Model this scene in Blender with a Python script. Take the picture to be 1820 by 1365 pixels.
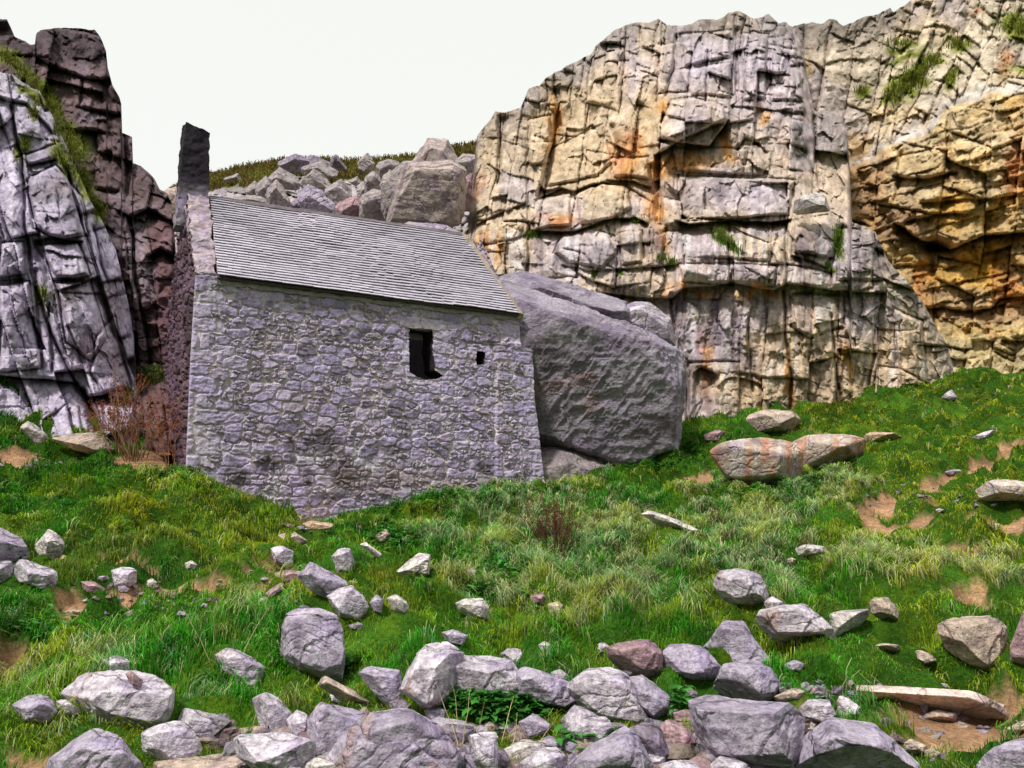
import bpy, bmesh, math, random
import numpy as np
from mathutils import Vector, Matrix

for o in list(bpy.data.objects): bpy.data.objects.remove(o)
scene = bpy.context.scene
COL = scene.collection

# ------------------------------------------------------------------ camera
F = 1430.0; CZ = 1.7; PITCH = math.radians(8.0)      # focal length in photo pixels (photo is 1820 wide)
cam = bpy.data.objects.new("camera", bpy.data.cameras.new("camera")); COL.objects.link(cam)
cam.data.sensor_width = 36.0; cam.data.lens = 36.0 * F / 1820.0
cam.location = (0, 0, CZ); cam.rotation_euler = (math.pi / 2 + PITCH, 0, 0)
cam.data.clip_start = 0.05; cam.data.clip_end = 3000
scene.camera = cam

# ------------------------------------------------------------------ sky and sun (bright overcast)
SUN_EL = math.radians(52); SUN_AZ = math.radians(216)     # azimuth measured clockwise from +Y
world = bpy.data.worlds.new("World"); scene.world = world; world.use_nodes = True
nt = world.node_tree; nt.nodes.clear()
wo = nt.nodes.new("ShaderNodeOutputWorld")
sky = nt.nodes.new("ShaderNodeTexSky"); sky.sky_type = 'NISHITA'; sky.sun_disc = False
sky.sun_elevation = SUN_EL; sky.sun_rotation = SUN_AZ; sky.dust_density = 4; sky.air_density = 1.0
b1 = nt.nodes.new("ShaderNodeBackground"); b1.inputs['Strength'].default_value = 0.02
nt.links.new(sky.outputs[0], b1.inputs['Color'])
# cloud layer: even white up to 40 degrees, brighter towards the zenith as overcast skies are
tc = nt.nodes.new("ShaderNodeTexCoord"); sep = nt.nodes.new("ShaderNodeSeparateXYZ")
nt.links.new(tc.outputs['Generated'], sep.inputs[0])
mr = nt.nodes.new("ShaderNodeMapRange"); mr.inputs['From Min'].default_value = 0.6; mr.inputs['From Max'].default_value = 1.0
mr.inputs['To Min'].default_value = 0.80; mr.inputs['To Max'].default_value = 1.9
nt.links.new(sep.outputs['Z'], mr.inputs['Value'])
b2 = nt.nodes.new("ShaderNodeBackground"); b2.inputs['Color'].default_value = (0.96, 0.97, 0.90, 1)
# sky dimmed behind the camera, added to deepen shade on camera-facing sides
mb = nt.nodes.new("ShaderNodeMapRange"); mb.inputs['From Min'].default_value = -0.7; mb.inputs['From Max'].default_value = 0.0
mb.inputs['To Min'].default_value = 0.38; mb.inputs['To Max'].default_value = 1.0; nt.links.new(sep.outputs['Y'], mb.inputs['Value'])
mm_ = nt.nodes.new("ShaderNodeMath"); mm_.operation = 'MULTIPLY'; nt.links.new(mr.outputs[0], mm_.inputs[0]); nt.links.new(mb.outputs[0], mm_.inputs[1])
nt.links.new(mm_.outputs[0], b2.inputs['Strength'])
ad = nt.nodes.new("ShaderNodeAddShader"); nt.links.new(b1.outputs[0], ad.inputs[0]); nt.links.new(b2.outputs[0], ad.inputs[1])
nt.links.new(ad.outputs[0], wo.inputs['Surface'])
sl = bpy.data.lights.new("sun", 'SUN'); sl.energy = 3.3; sl.angle = math.radians(7); sl.color = (1, 0.96, 0.9)
so = bpy.data.objects.new("sun", sl); COL.objects.link(so)
sd = Vector((math.sin(SUN_AZ) * math.cos(SUN_EL), math.cos(SUN_AZ) * math.cos(SUN_EL), math.sin(SUN_EL)))
so.rotation_euler = sd.to_track_quat('Z', 'Y').to_euler()
scene.view_settings.view_transform = 'Standard'; scene.view_settings.look = 'None'
scene.view_settings.gamma = 1.0; scene.view_settings.exposure = 0.22

# ------------------------------------------------------------------ numeric helpers
CP, SP = math.cos(PITCH), math.sin(PITCH)
def ray(px, py):
    px = np.asarray(px, float); py = np.asarray(py, float)
    a = (px - 910) / F; b = -(py - 682.5) / F
    return np.stack([a + 0 * b, CP - b * SP + 0 * a, SP + b * CP + 0 * a], -1)
def P(px, py, Y):
    r = ray(px, py); Y = np.asarray(Y, float)
    p = r * (Y / r[..., 1])[..., None]; p[..., 2] += CZ
    return p
def PZ(px, py, z):
    r = ray(px, py); return P(px, py, (z - CZ) * r[..., 1] / r[..., 2])
def project(p):
    x = p[..., 0]; y = p[..., 1]; z = p[..., 2] - CZ
    d = y * CP + z * SP; v = -y * SP + z * CP
    d = np.where(np.abs(d) < 1e-3, 1e-3, d)
    return 910 + F * x / d, 682.5 - F * v / d, d

def h_(ix, iy, iz, seed):
    n = (ix.astype(np.int64) * 374761393 + iy.astype(np.int64) * 668265263 + iz.astype(np.int64) * 2147483647 + seed * 1274126177) & 0xffffffff
    n = ((n ^ (n >> 13)) * 1274126177) & 0xffffffff
    n = ((n ^ (n >> 16)) * 2246822519) & 0xffffffff
    n = n ^ (n >> 15)
    return (n & 0xffffff) / float(0xffffff)
def vn(x, y, z, seed=0):
    ix = np.floor(x); iy = np.floor(y); iz = np.floor(z)
    fx = x - ix; fy = y - iy; fz = z - iz
    fx = fx * fx * (3 - 2 * fx); fy = fy * fy * (3 - 2 * fy); fz = fz * fz * (3 - 2 * fz)
    r = 0
    for a in (0, 1):
        wa = fx if a else 1 - fx
        for b in (0, 1):
            wb = fy if b else 1 - fy
            for c in (0, 1):
                wc = fz if c else 1 - fz
                r = r + wa * wb * wc * h_(ix + a, iy + b, iz + c, seed)
    return r * 2 - 1
def fbm(x, y, z=None, o=4, seed=0, g=0.5):
    x = np.asarray(x, float); y = np.asarray(y, float)
    z = np.zeros_like(x) if z is None else z
    a = 1.0; s = 0; t = 0
    for k in range(o):
        s = s + a * vn(x * 2 ** k + 17.3 * k, y * 2 ** k - 9.1 * k, z * 2 ** k + 5.7 * k, seed + k); t += a; a *= g
    return s / t * 1.4
def ridged(x, y, z, o=4, seed=0):
    a = 1.0; s = 0; t = 0
    for k in range(o):
        s = s + a * (1 - 2.2 * np.abs(vn(x * 2 ** k + 3.3 * k, y * 2 ** k, z * 2 ** k, seed + k))); t += a; a *= 0.5
    return s / t
def sm(x, a, b):
    t = np.clip((x - a) / (b - a), 0, 1); return t * t * (3 - 2 * t)
def vor(u, v, su, sv, jit=0.8, seed=0, pn=3.0, shift=True, wgt=0.0):
    """jittered brick-like cells: F1, F2, id-hash a/b/c, offset from centre"""
    v0 = np.floor(v / sv)
    F1 = np.full(u.shape, 9.0); F2 = np.full(u.shape, 9.0)
    CI = np.zeros(u.shape); CJ = np.zeros(u.shape); OX = np.zeros(u.shape); OY = np.zeros(u.shape)
    z0 = np.zeros(u.shape)
    for dj in (-1, 0, 1):
        j = v0 + dj
        sh = h_(j, z0, z0, seed + 5) if shift else 0
        uu = u / su + sh; i0 = np.floor(uu)
        for di in (-1, 0, 1):
            i = i0 + di
            cx = i + 0.5 + jit * (h_(i, j, z0, seed) - 0.5); cy = j + 0.5 + jit * 0.8 * (h_(i, j, z0, seed + 1) - 0.5)
            dx = uu - cx; dy = v / sv - cy
            d = (np.abs(dx) ** pn + np.abs(dy) ** pn) ** (1 / pn)
            if wgt: d = d * (1 - wgt * (h_(i, j, z0, seed + 2) - 0.5))
            c = d < F1
            F2 = np.where(c, F1, np.minimum(F2, d))
            CI = np.where(c, i, CI); CJ = np.where(c, j, CJ); OX = np.where(c, dx, OX); OY = np.where(c, dy, OY)
            F1 = np.where(c, d, F1)
    return F1, F2, h_(CI, CJ, z0, seed + 11), h_(CI, CJ, z0, seed + 12), h_(CI, CJ, z0, seed + 13), OX, OY
class TPS:
    def __init__(s, xy, z, lam=0.0):
        xy = np.array(xy, float); z = np.array(z, float); s.c = xy.mean(0); s.s = np.abs(xy - s.c).max(); q = (xy - s.c) / s.s
        n = len(q); K = s.k(q, q) + lam * np.eye(n); Q = np.c_[np.ones(n), q]
        A = np.block([[K, Q], [Q.T, np.zeros((3, 3))]]); s.q = q
        s.w = np.linalg.solve(A, np.r_[z, 0, 0, 0])
    def k(s, a, b):
        d = ((a[:, None] - b[None]) ** 2).sum(-1); return 0.5 * d * np.log(d + 1e-12)
    def __call__(s, x, y):
        sh = np.shape(x); q = (np.c_[np.ravel(x), np.ravel(y)] - s.c) / s.s; out = np.empty(len(q))
        for i in range(0, len(q), 20000):
            c = q[i:i + 20000]; out[i:i + 20000] = s.k(c, s.q) @ s.w[:-3] + np.c_[np.ones(len(c)), c] @ s.w[-3:]
        return out.reshape(sh)

# ------------------------------------------------------------------ mesh helpers
def mesh(name, v, faces, m, col=None, parent=None, smooth=True):
    """v (n,3); faces: list of int arrays (k,3) or (k,4)"""
    v = np.asarray(v, np.float32)
    if not isinstance(faces, list): faces = [faces]
    faces = [np.asarray(f, np.int32) for f in faces if len(f)]
    loops = np.concatenate([f.ravel() for f in faces]); tot = np.concatenate([np.full(len(f), f.shape[1], np.int32) for f in faces])
    st = np.concatenate([[0], np.cumsum(tot)[:-1]]).astype(np.int32)
    me = bpy.data.meshes.new(name); me.vertices.add(len(v)); me.vertices.foreach_set("co", v.ravel())
    me.loops.add(len(loops)); me.loops.foreach_set("vertex_index", loops)
    me.polygons.add(len(tot)); me.polygons.foreach_set("loop_start", st)
    try: me.polygons.foreach_set("loop_total", tot)
    except Exception: pass
    me.polygons.foreach_set("use_smooth", np.full(len(tot), smooth))
    me.update(calc_edges=True)
    if col is not None:
        a = me.color_attributes.new("Col", 'FLOAT_COLOR', 'POINT'); c = np.ones((len(v), 4), np.float32); c[:, :3] = col
        a.data.foreach_set("color", c.ravel())
    me.materials.append(m)
    o = bpy.data.objects.new(name, me); COL.objects.link(o)
    if parent: o.parent = parent
    return o
def gridf(nu, nv, keep=None, flip=False):
    i, j = np.meshgrid(np.arange(nu - 1), np.arange(nv - 1)); a = (j * nu + i).ravel()
    f = np.c_[a, a + 1, a + nu + 1, a + nu]
    if flip: f = f[:, ::-1]
    return f if keep is None else f[keep]
def tag(o, label, cat, group=None, kind=None):
    if label: o['label'] = label
    if cat: o['category'] = cat
    if group: o['group'] = group
    if kind: o['kind'] = kind
    return o
def empty(name, loc=(0, 0, 0)):
    o = bpy.data.objects.new(name, None); COL.objects.link(o); o.location = loc; return o

# ------------------------------------------------------------------ materials
def mat(name, rough=0.9, bump=((6, 0.03), (30, 0.012)), var=0.5, vscale=4.0, fleck=0.35, crack=None, stretch=(1, 1, 1), tint2=None, spec=0.25):
    m = bpy.data.materials.new(name); m.use_nodes = True; t = m.node_tree; N = t.nodes; L = t.links
    bs = N['Principled BSDF']; bs.inputs['Roughness'].default_value = rough; bs.inputs['Specular IOR Level'].default_value = spec
    at = N.new('ShaderNodeAttribute'); at.attribute_name = 'Col'
    tc = N.new('ShaderNodeTexCoord'); mp = N.new('ShaderNodeMapping'); mp.inputs['Scale'].default_value = stretch
    L.new(tc.outputs['Object'], mp.inputs['Vector'])
    n1 = N.new('ShaderNodeTexNoise'); n1.inputs['Scale'].default_value = vscale; n1.inputs['Detail'].default_value = 8; n1.inputs['Roughness'].default_value = 0.65
    L.new(mp.outputs[0], n1.inputs['Vector'])
    r1 = N.new('ShaderNodeMapRange'); r1.inputs['From Min'].default_value = 0.3; r1.inputs['From Max'].default_value = 0.7
    r1.inputs['To Min'].default_value = 1 - var; r1.inputs['To Max'].default_value = 1 + var
    L.new(n1.outputs[0], r1.inputs['Value'])
    n2 = N.new('ShaderNodeTexNoise'); n2.inputs['Scale'].default_value = vscale * 9; n2.inputs['Detail'].default_value = 6; n2.inputs['Roughness'].default_value = 0.8
    L.new(mp.outputs[0], n2.inputs['Vector'])
    r2 = N.new('ShaderNodeMapRange'); r2.inputs['From Min'].default_value = 0.36; r2.inputs['From Max'].default_value = 0.6
    r2.inputs['To Min'].default_value = 1 - fleck; r2.inputs['To Max'].default_value = 1 + fleck * 0.35
    L.new(n2.outputs[0], r2.inputs['Value'])
    mu = N.new('ShaderNodeMath'); mu.operation = 'MULTIPLY'; L.new(r1.outputs[0], mu.inputs[0]); L.new(r2.outputs[0], mu.inputs[1])
    mx = N.new('ShaderNodeVectorMath'); mx.operation = 'SCALE'; L.new(at.outputs['Color'], mx.inputs[0]); L.new(mu.outputs[0], mx.inputs['Scale'])
    out = mx.outputs[0]
    if tint2:
        n3 = N.new('ShaderNodeTexNoise'); n3.inputs['Scale'].default_value = vscale * 0.8; n3.inputs['Detail'].default_value = 5
        ad_ = N.new('ShaderNodeVectorMath'); ad_.operation = 'ADD'; ad_.inputs[1].default_value = (7, 3, 9); L.new(mp.outputs[0], ad_.inputs[0]); L.new(ad_.outputs[0], n3.inputs['Vector'])
        r3 = N.new('ShaderNodeMapRange'); r3.inputs['From Min'].default_value = 0.5; r3.inputs['From Max'].default_value = 0.68; r3.inputs['To Max'].default_value = tint2[1]
        L.new(n3.outputs[0], r3.inputs['Value'])
        m3 = N.new('ShaderNodeMix'); m3.data_type = 'RGBA'; m3.blend_type = 'MULTIPLY'; L.new(r3.outputs[0], m3.inputs['Factor']); L.new(out, m3.inputs['A'])
        m3.inputs['B'].default_value = (*tint2[0], 1); out = m3.outputs['Result']
    L.new(out, bs.inputs['Base Color'])
    prev = None
    for k, (sc, dist) in enumerate(bump):
        n = N.new('ShaderNodeTexNoise'); n.inputs['Scale'].default_value = sc; n.inputs['Detail'].default_value = 7; n.inputs['Roughness'].default_value = 0.62
        L.new(mp.outputs[0], n.inputs['Vector'])
        b = N.new('ShaderNodeBump'); b.inputs['Strength'].default_value = 1.0; b.inputs['Distance'].default_value = dist
        L.new(n.outputs[0], b.inputs['Height'])
        if prev: L.new(prev.outputs[0], b.inputs['Normal'])
        prev = b
    if crack:
        n = N.new('ShaderNodeTexVoronoi'); n.feature = 'DISTANCE_TO_EDGE'; n.inputs['Scale'].default_value = crack[0]
        nn = N.new('ShaderNodeTexNoise'); nn.inputs['Scale'].default_value = crack[0] * 1.2; nn.inputs['Detail'].default_value = 4
        L.new(mp.outputs[0], nn.inputs['Vector'])
        av = N.new('ShaderNodeVectorMath'); av.operation = 'MULTIPLY_ADD'; av.inputs[1].default_value = (crack[2],) * 3
        L.new(nn.outputs['Color'], av.inputs[0]); L.new(mp.outputs[0], av.inputs[2]); L.new(av.outputs[0], n.inputs['Vector'])
        r = N.new('ShaderNodeMapRange'); r.inputs['From Max'].default_value = 0.05; L.new(n.outputs[0], r.inputs['Value'])
        b = N.new('ShaderNodeBump'); b.inputs['Distance'].default_value = crack[1]; L.new(r.outputs[0], b.inputs['Height']); L.new(prev.outputs[0], b.inputs['Normal']); prev = b
    L.new(prev.outputs[0], bs.inputs['Normal'])
    return m
M_CLIFF = mat('limestone_cliff', bump=((2.2, 0.06), (8, 0.035), (40, 0.012)), var=0.35, vscale=1.6, fleck=0.35, stretch=(1, 1, 0.8))
M_BACK = mat('layered_orange_cliff', bump=((2, 0.08), (8, 0.04), (40, 0.012)), var=0.35, vscale=1.4, fleck=0.4, stretch=(0.9, 0.9, 1.3))
M_ROCK = mat('boulder_stone', bump=((5, 0.05), (18, 0.022), (70, 0.006)), var=0.35, vscale=3.5, fleck=0.45, crack=(2.0, 0.02, 0.5), tint2=((0.75, 0.68, 0.9), 0.8))
M_BIG = mat('scaly_boulder_stone', bump=((5, 0.12), (14, 0.08), (40, 0.02)), var=0.3, vscale=1.5, fleck=0.45, stretch=(1, 1, 1.4), tint2=((0.82, 0.76, 0.9), 0.7))
M_WALL = mat('rubble_masonry', bump=((12, 0.02), (50, 0.008)), var=0.28, vscale=7, fleck=0.4)
M_SLATE = mat('stone_slate', rough=0.6, bump=((20, 0.004), (90, 0.002)), var=0.14, vscale=6, fleck=0.18, spec=0.4)
M_SOIL = mat('turf_ground', rough=1.0, bump=((8, 0.04), (40, 0.02)), var=0.45, vscale=3, fleck=0.5, spec=0.05)
M_TWIG = mat('dry_plant', rough=0.9, bump=((60, 0.002),), var=0.3, vscale=12, fleck=0.2, spec=0.1)
def leafmat(name):
    m = bpy.data.materials.new(name); m.use_nodes = True; t = m.node_tree; N = t.nodes; L = t.links
    bs = N['Principled BSDF']; bs.inputs['Roughness'].default_value = 0.75; bs.inputs['Specular IOR Level'].default_value = 0.12
    at = N.new('ShaderNodeAttribute'); at.attribute_name = 'Col'; tr = N.new('ShaderNodeBsdfTranslucent')
    hs = N.new('ShaderNodeTexNoise'); hs.inputs['Scale'].default_value = 3; tc = N.new('ShaderNodeTexCoord'); L.new(tc.outputs['Object'], hs.inputs['Vector'])
    r = N.new('ShaderNodeMapRange'); r.inputs['From Min'].default_value = 0.3; r.inputs['From Max'].default_value = 0.7; r.inputs['To Min'].default_value = 0.75; r.inputs['To Max'].default_value = 1.25
    L.new(hs.outputs[0], r.inputs['Value']); v = N.new('ShaderNodeVectorMath'); v.operation = 'SCALE'; L.new(at.outputs['Color'], v.inputs[0]); L.new(r.outputs[0], v.inputs['Scale'])
    L.new(v.outputs[0], bs.inputs['Base Color']); L.new(v.outputs[0], tr.inputs['Color'])
    mx = N.new('ShaderNodeMixShader'); mx.inputs[0].default_value = 0.3
    L.new(bs.outputs[0], mx.inputs[1]); L.new(tr.outputs[0], mx.inputs[2]); L.new(mx.outputs[0], N['Material Output'].inputs['Surface'])
    return m
M_GRASS = leafmat('grass_blades')
M_LEAF = leafmat('broad_leaves')

# ------------------------------------------------------------------ chapel frame (needed by the ground)
A_ = P(347, 488, 14.0); ZE = A_[2]; B_ = PZ(922, 560, ZE)
WU = (B_ - A_) / np.linalg.norm(B_ - A_); WN = np.array([-WU[1], WU[0], 0.0])      # along the wall / into the building
ZR = 7.8
RL = PZ(368, 350, ZR); RR = PZ(818, 416, ZR)                                       # ridge ends
def wallhit(px, py, back=0.0):
    r = ray(px, py); o = np.array([0, 0, CZ]); t = ((A_ + WN * back - o) @ WN) / (r @ WN)
    p = o + r * np.asarray(t)[..., None]
    return (p - A_) @ WU, p[..., 2]
def wallY(px, py):
    s, z = wallhit(px, py); return (A_ + WU * s)[1]

# ------------------------------------------------------------------ ground
GC = [(0, 1365, 4.8), (450, 1365, 4.6), (910, 1365, 4.5), (1400, 1365, 4.7), (1820, 1365, 5.0), (-300, 1300, 5.4), (2100, 1300, 5.6),
      (0, 1220, 6.2), (450, 1220, 6.2), (910, 1220, 6.1), (1400, 1220, 6.3), (1820, 1220, 6.4),
      (0, 1085, 8.0), (450, 1085, 8.4), (910, 1085, 8.2), (1400, 1085, 8.4), (1820, 1085, 8.0),
      (0, 960, 10.6), (300, 985, 10.6), (560, 985, 11.0), (910, 985, 10.8), (1300, 990, 11.2), (1820, 985, 10.4),
      (0, 860, 12.8), (200, 870, 12.8), (380, 900, 12.6), (330, 828, wallY(330, 828) - .1), (420, 884, wallY(420, 884) - .1), (500, 926, wallY(500, 926) - .12), (640, 920, wallY(640, 920) - .12),
      (800, 894, wallY(800, 894) - .12), (965, 880, wallY(965, 880) - .1), (600, 940, 13.6), (820, 905, 15.0), (330, 880, 13.2), (420, 905, 13.0), (1000, 920, 13.6), (1300, 900, 14.6), (1820, 880, 13.4),
      (1100, 860, 17.4), (1210, 800, 20.0), (1230, 770, 21.5), (1400, 735, 23.0), (1545, 722, 23.6), (1675, 680, 25.0), (1820, 672, 26.0), (2050, 640, 26), (1600, 800, 19.0), (1820, 780, 18.4), (2050, 800, 16),
      (0, 700, 15.8), (100, 720, 15.9), (-200, 700, 16), (180, 790, 15.2), (260, 770, 16.6), (290, 800, 15.4), (270, 690, 19.0), (-200, 860, 12.5), (-300, 1000, 9.5)]
gp = np.array([P(a, b, c) for a, b, c in GC])
extra = np.array([(x, y, z) for x, y, z in [(-14, 0, 0.3), (0, 0, -0.3), (14, 0, 0.2), (-6, 3, 0.1), (6, 3, 0.1), (-14, -8, -.6), (0, -8, -1.4), (14, -8, -.8), (-4, 22, 2.6), (2, 24, 3.2), (-10, 20, 4.4), (-16, 18, 4.4), (10, 30, 5.5), (20, 30, 6.5), (-10, 30, 5), (0, 30, 5)]])
gp = np.r_[gp, extra]
GT = TPS(gp[:, :2], gp[:, 2], 0.0005)
X0, X1, Y0, Y1, GS = -17.0, 24.0, 1.0, 31.0, 0.055
gx = np.arange(X0, X1, GS); gy = np.arange(Y0, Y1, GS); GX, GY = np.meshgrid(gx, gy)
cx_ = np.arange(X0, X1 + .5, 0.5); cy_ = np.arange(Y0, Y1 + .5, 0.5); CXg, CYg = np.meshgrid(cx_, cy_); CZg = GT(CXg, CYg)
def bil(tab, x0, y0, s, x, y):
    fx = np.clip((x - x0) / s, 0, tab.shape[1] - 1.001); fy = np.clip((y - y0) / s, 0, tab.shape[0] - 1.001)
    ix = fx.astype(int); iy = fy.astype(int); fx = fx - ix; fy = fy - iy
    return (tab[iy, ix] * (1 - fx) + tab[iy, ix + 1] * fx) * (1 - fy) + (tab[iy + 1, ix] * (1 - fx) + tab[iy + 1, ix + 1] * fx) * fy
def blob(px, py, lst):
    m = np.zeros(np.shape(px))
    for (x, y, rx, ry, *r) in lst:
        a = math.radians(r[0]) if r else 0
        dx = px - x; dy = py - y; u = dx * math.cos(a) + dy * math.sin(a); v = -dx * math.sin(a) + dy * math.cos(a)
        m = np.maximum(m, np.exp(-((u / rx) ** 2 + (v / ry) ** 2) ** 1.5))
    return m
base = bil(CZg, X0, Y0, 0.5, GX, GY)
lum = fbm(GX * .55, GY * .55, o=2, seed=3) * 0.20
bil_ = (1 - np.abs(fbm(GX * 1.5, GY * 1.5, o=2, seed=9)) * 2.0) * 0.22 + fbm(GX * 3.4, GY * 3.4, o=3, seed=19) * 0.04 + (1 - np.abs(fbm(GX * 2.4 + 5, GY * 2.4, o=2, seed=29)) * 2.2) * 0.12
gpx, gpy, gd = project(np.stack([GX, GY, base], -1))
PATH = [(1560, 915, 50, 8, -22), (1660, 868, 60, 8, -24), (1730, 838, 60, 7, -24), (1790, 815, 50, 7, -20), (1600, 940, 60, 6, -5), (1700, 985, 60, 7, 0), (1740, 1300, 150, 36, 5), (1660, 1330, 80, 40, 0), (1600, 1275, 60, 14), (1470, 1232, 80, 10), (1700, 1290, 120, 36, 8), (1640, 1250, 110, 12, 0), (380, 1082, 190, 11, 0), (1610, 890, 90, 9, -24), (330, 1078, 140, 12, 0), (60, 825, 80, 14, -8), (470, 1040, 50, 22, -20), (1620, 885, 75, 10, -22), (1690, 905, 45, 9, -15), (1265, 852, 50, 10, -15), (1640, 1290, 90, 30, 5), (1700, 1262, 60, 18, 0),
        (1760, 1330, 90, 20, 5), (1440, 1228, 60, 14, 0), (1770, 1245, 60, 20, 0), (570, 935, 50, 14, 0), (190, 1030, 60, 22, 10), (120, 1088, 40, 12, 0), (10, 1160, 40, 30), (270, 815, 60, 14), (1710, 1058, 50, 14), (1790, 955, 60, 12), (50, 1350, 50, 14), (1560, 940, 30, 10), (1430, 770, 30, 8), (560, 1085, 60, 10, 10), (1400, 1340, 60, 20), (1750, 840, 60, 8, -15)]
path = blob(gpx + fbm(GX * 2, GY * 2, o=3, seed=2) * 18, gpy + fbm(GX * 2, GY * 2, o=3, seed=4) * 9, PATH)
path = np.clip(path * 2.2 + (fbm(GX * 2.5, GY * 4, o=4, seed=31) * 1.0 - .35) * (path > .08), 0, 1)
nearcam = sm(GY, 3.5, 6)
wd = (np.stack([GX, GY], -1) - A_[:2]) @ WN[:2]; ws = (np.stack([GX, GY], -1) - A_[:2]) @ WU[:2]
nw = np.where((ws > -1.2) & (ws < 8), sm(-wd, 0.0, 1.0), 1.0)
GZ = base + (lum + bil_ * (1 - .75 * path)) * nearcam * (0.25 + 0.75 * nw) - 0.05 * path
GZ = GZ + np.where((ws > -.2) & (ws < 7) & (wd > .1) & (wd < 4), -1.0, 0)
def gz(x, y): return bil(GZ, X0, Y0, GS, np.asarray(x, float), np.asarray(y, float))
def ghit(px, py):
    Y = np.arange(3.0, 30.5, 0.02); p = P(np.full(Y.shape, px), np.full(Y.shape, py), Y)
    h = p[:, 2] < gz(p[:, 0], p[:, 1])
    return float(Y[np.argmax(h)]) if h.any() else 24.0
DRY = [(1000, 950, 230, 80, 5), (1400, 870, 150, 35, 0), (1620, 1000, 150, 30, 0), (1330, 930, 100, 50), (1000, 1030, 180, 60), (1360, 1000, 60, 60), (1750, 1010, 50, 25)]
YEL = [(330, 930, 120, 60), (450, 960, 90, 50), (1700, 1000, 130, 80), (1550, 740, 200, 40), (1750, 760, 120, 50), (700, 1060, 120, 30), (1350, 1100, 60, 30), (1100, 1170, 80, 30), (1780, 880, 80, 60), (560, 1230, 80, 40), (60, 760, 80, 16), (1650, 870, 150, 60)]
n1 = fbm(GX * .9, GY * .9, o=3, seed=41); n2 = fbm(GX * 5, GY * 5, o=3, seed=43)
gcol = np.array([0.03, 0.09, 0.008]) * (1 + .4 * n1[..., None]) + np.array([0.05, 0.05, 0.0]) * np.clip(n2, 0, 1)[..., None]
soil = np.array([0.36, 0.21, 0.12]) * (1 + .3 * n2[..., None])
pm = sm(path, .3, .6)[..., None]
gcol = gcol * (1 - pm) + soil * pm
gv = np.stack([GX, GY, GZ], -1).reshape(-1, 3)
ground = mesh('ground', gv, gridf(len(gx), len(gy)), M_SOIL, gcol.reshape(-1, 3))
tag(ground, 'grassy slope with bare earth paths climbing to the chapel', None, None, 'structure'); ground['kind'] = 'structure'
# outer ground: one coarse ring that carries the sheet to the horizon
rx_ = np.r_[-900, -300, -100, -40, np.linspace(X0 - 1, X1 + 1, 30), 45, 100, 300, 900]; ry_ = np.r_[-900, -300, -100, -30, -10, -4, np.linspace(Y0 - .5, Y1 + .5, 24), 60, 120, 300, 900]
RX, RY = np.meshgrid(rx_, ry_); RZ = bil(CZg, X0, Y0, .5, np.clip(RX, X0, X1), np.clip(RY, Y0, Y1)) - 0.5
RZ = np.where(RY < 0, -1.0 + RY * .02, RZ)
ro = mesh('ground', np.stack([RX, RY, RZ], -1).reshape(-1, 3), gridf(len(rx_), len(ry_)), M_SOIL, np.tile([.05, .09, .02], (RX.size, 1)))
tag(ro, None, None, None, 'structure')

# ------------------------------------------------------------------ cliffs
def interp(poly, x):
    p = np.array(poly, float); return np.interp(x, p[:, 0], p[:, 1])
def H(px, py, poly, D, L, pro=0.0, g=0.0):
    """ledge or bedding crack running across: recess D under the line fading over L pixels"""
    p = np.array(poly, float); y = np.interp(px, p[:, 0], p[:, 1]); t = py - y
    f = sm(px, p[0, 0] - 6, p[0, 0] + 6) * (1 - sm(px, p[-1, 0] - 6, p[-1, 0] + 6))
    return f * (np.where(t > 0, D * np.exp(-t / L) * sm(t, 0, 2.5), 0) - pro * np.where(t < 0, np.exp(t / (L * 1.5)), np.exp(-t / 2)) + g * np.exp(-(t / 2.6) ** 2))
def V(px, py, poly, D, L, g=0.25, side=1):
    """upright crack; side=1 sets the right-hand side back by D, side=-1 the left"""
    p = np.array(poly, float); x = np.interp(py, p[:, 1], p[:, 0]); t = (px - x) * side
    f = sm(py, p[0, 1] - 6, p[0, 1] + 6) * (1 - sm(py, p[-1, 1] - 6, p[-1, 1] + 6))
    return f * (np.where(t > 0, D * np.exp(-t / L) * sm(t, 0, 2.5), 0) + g * np.exp(-(t / 2.6) ** 2))
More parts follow.
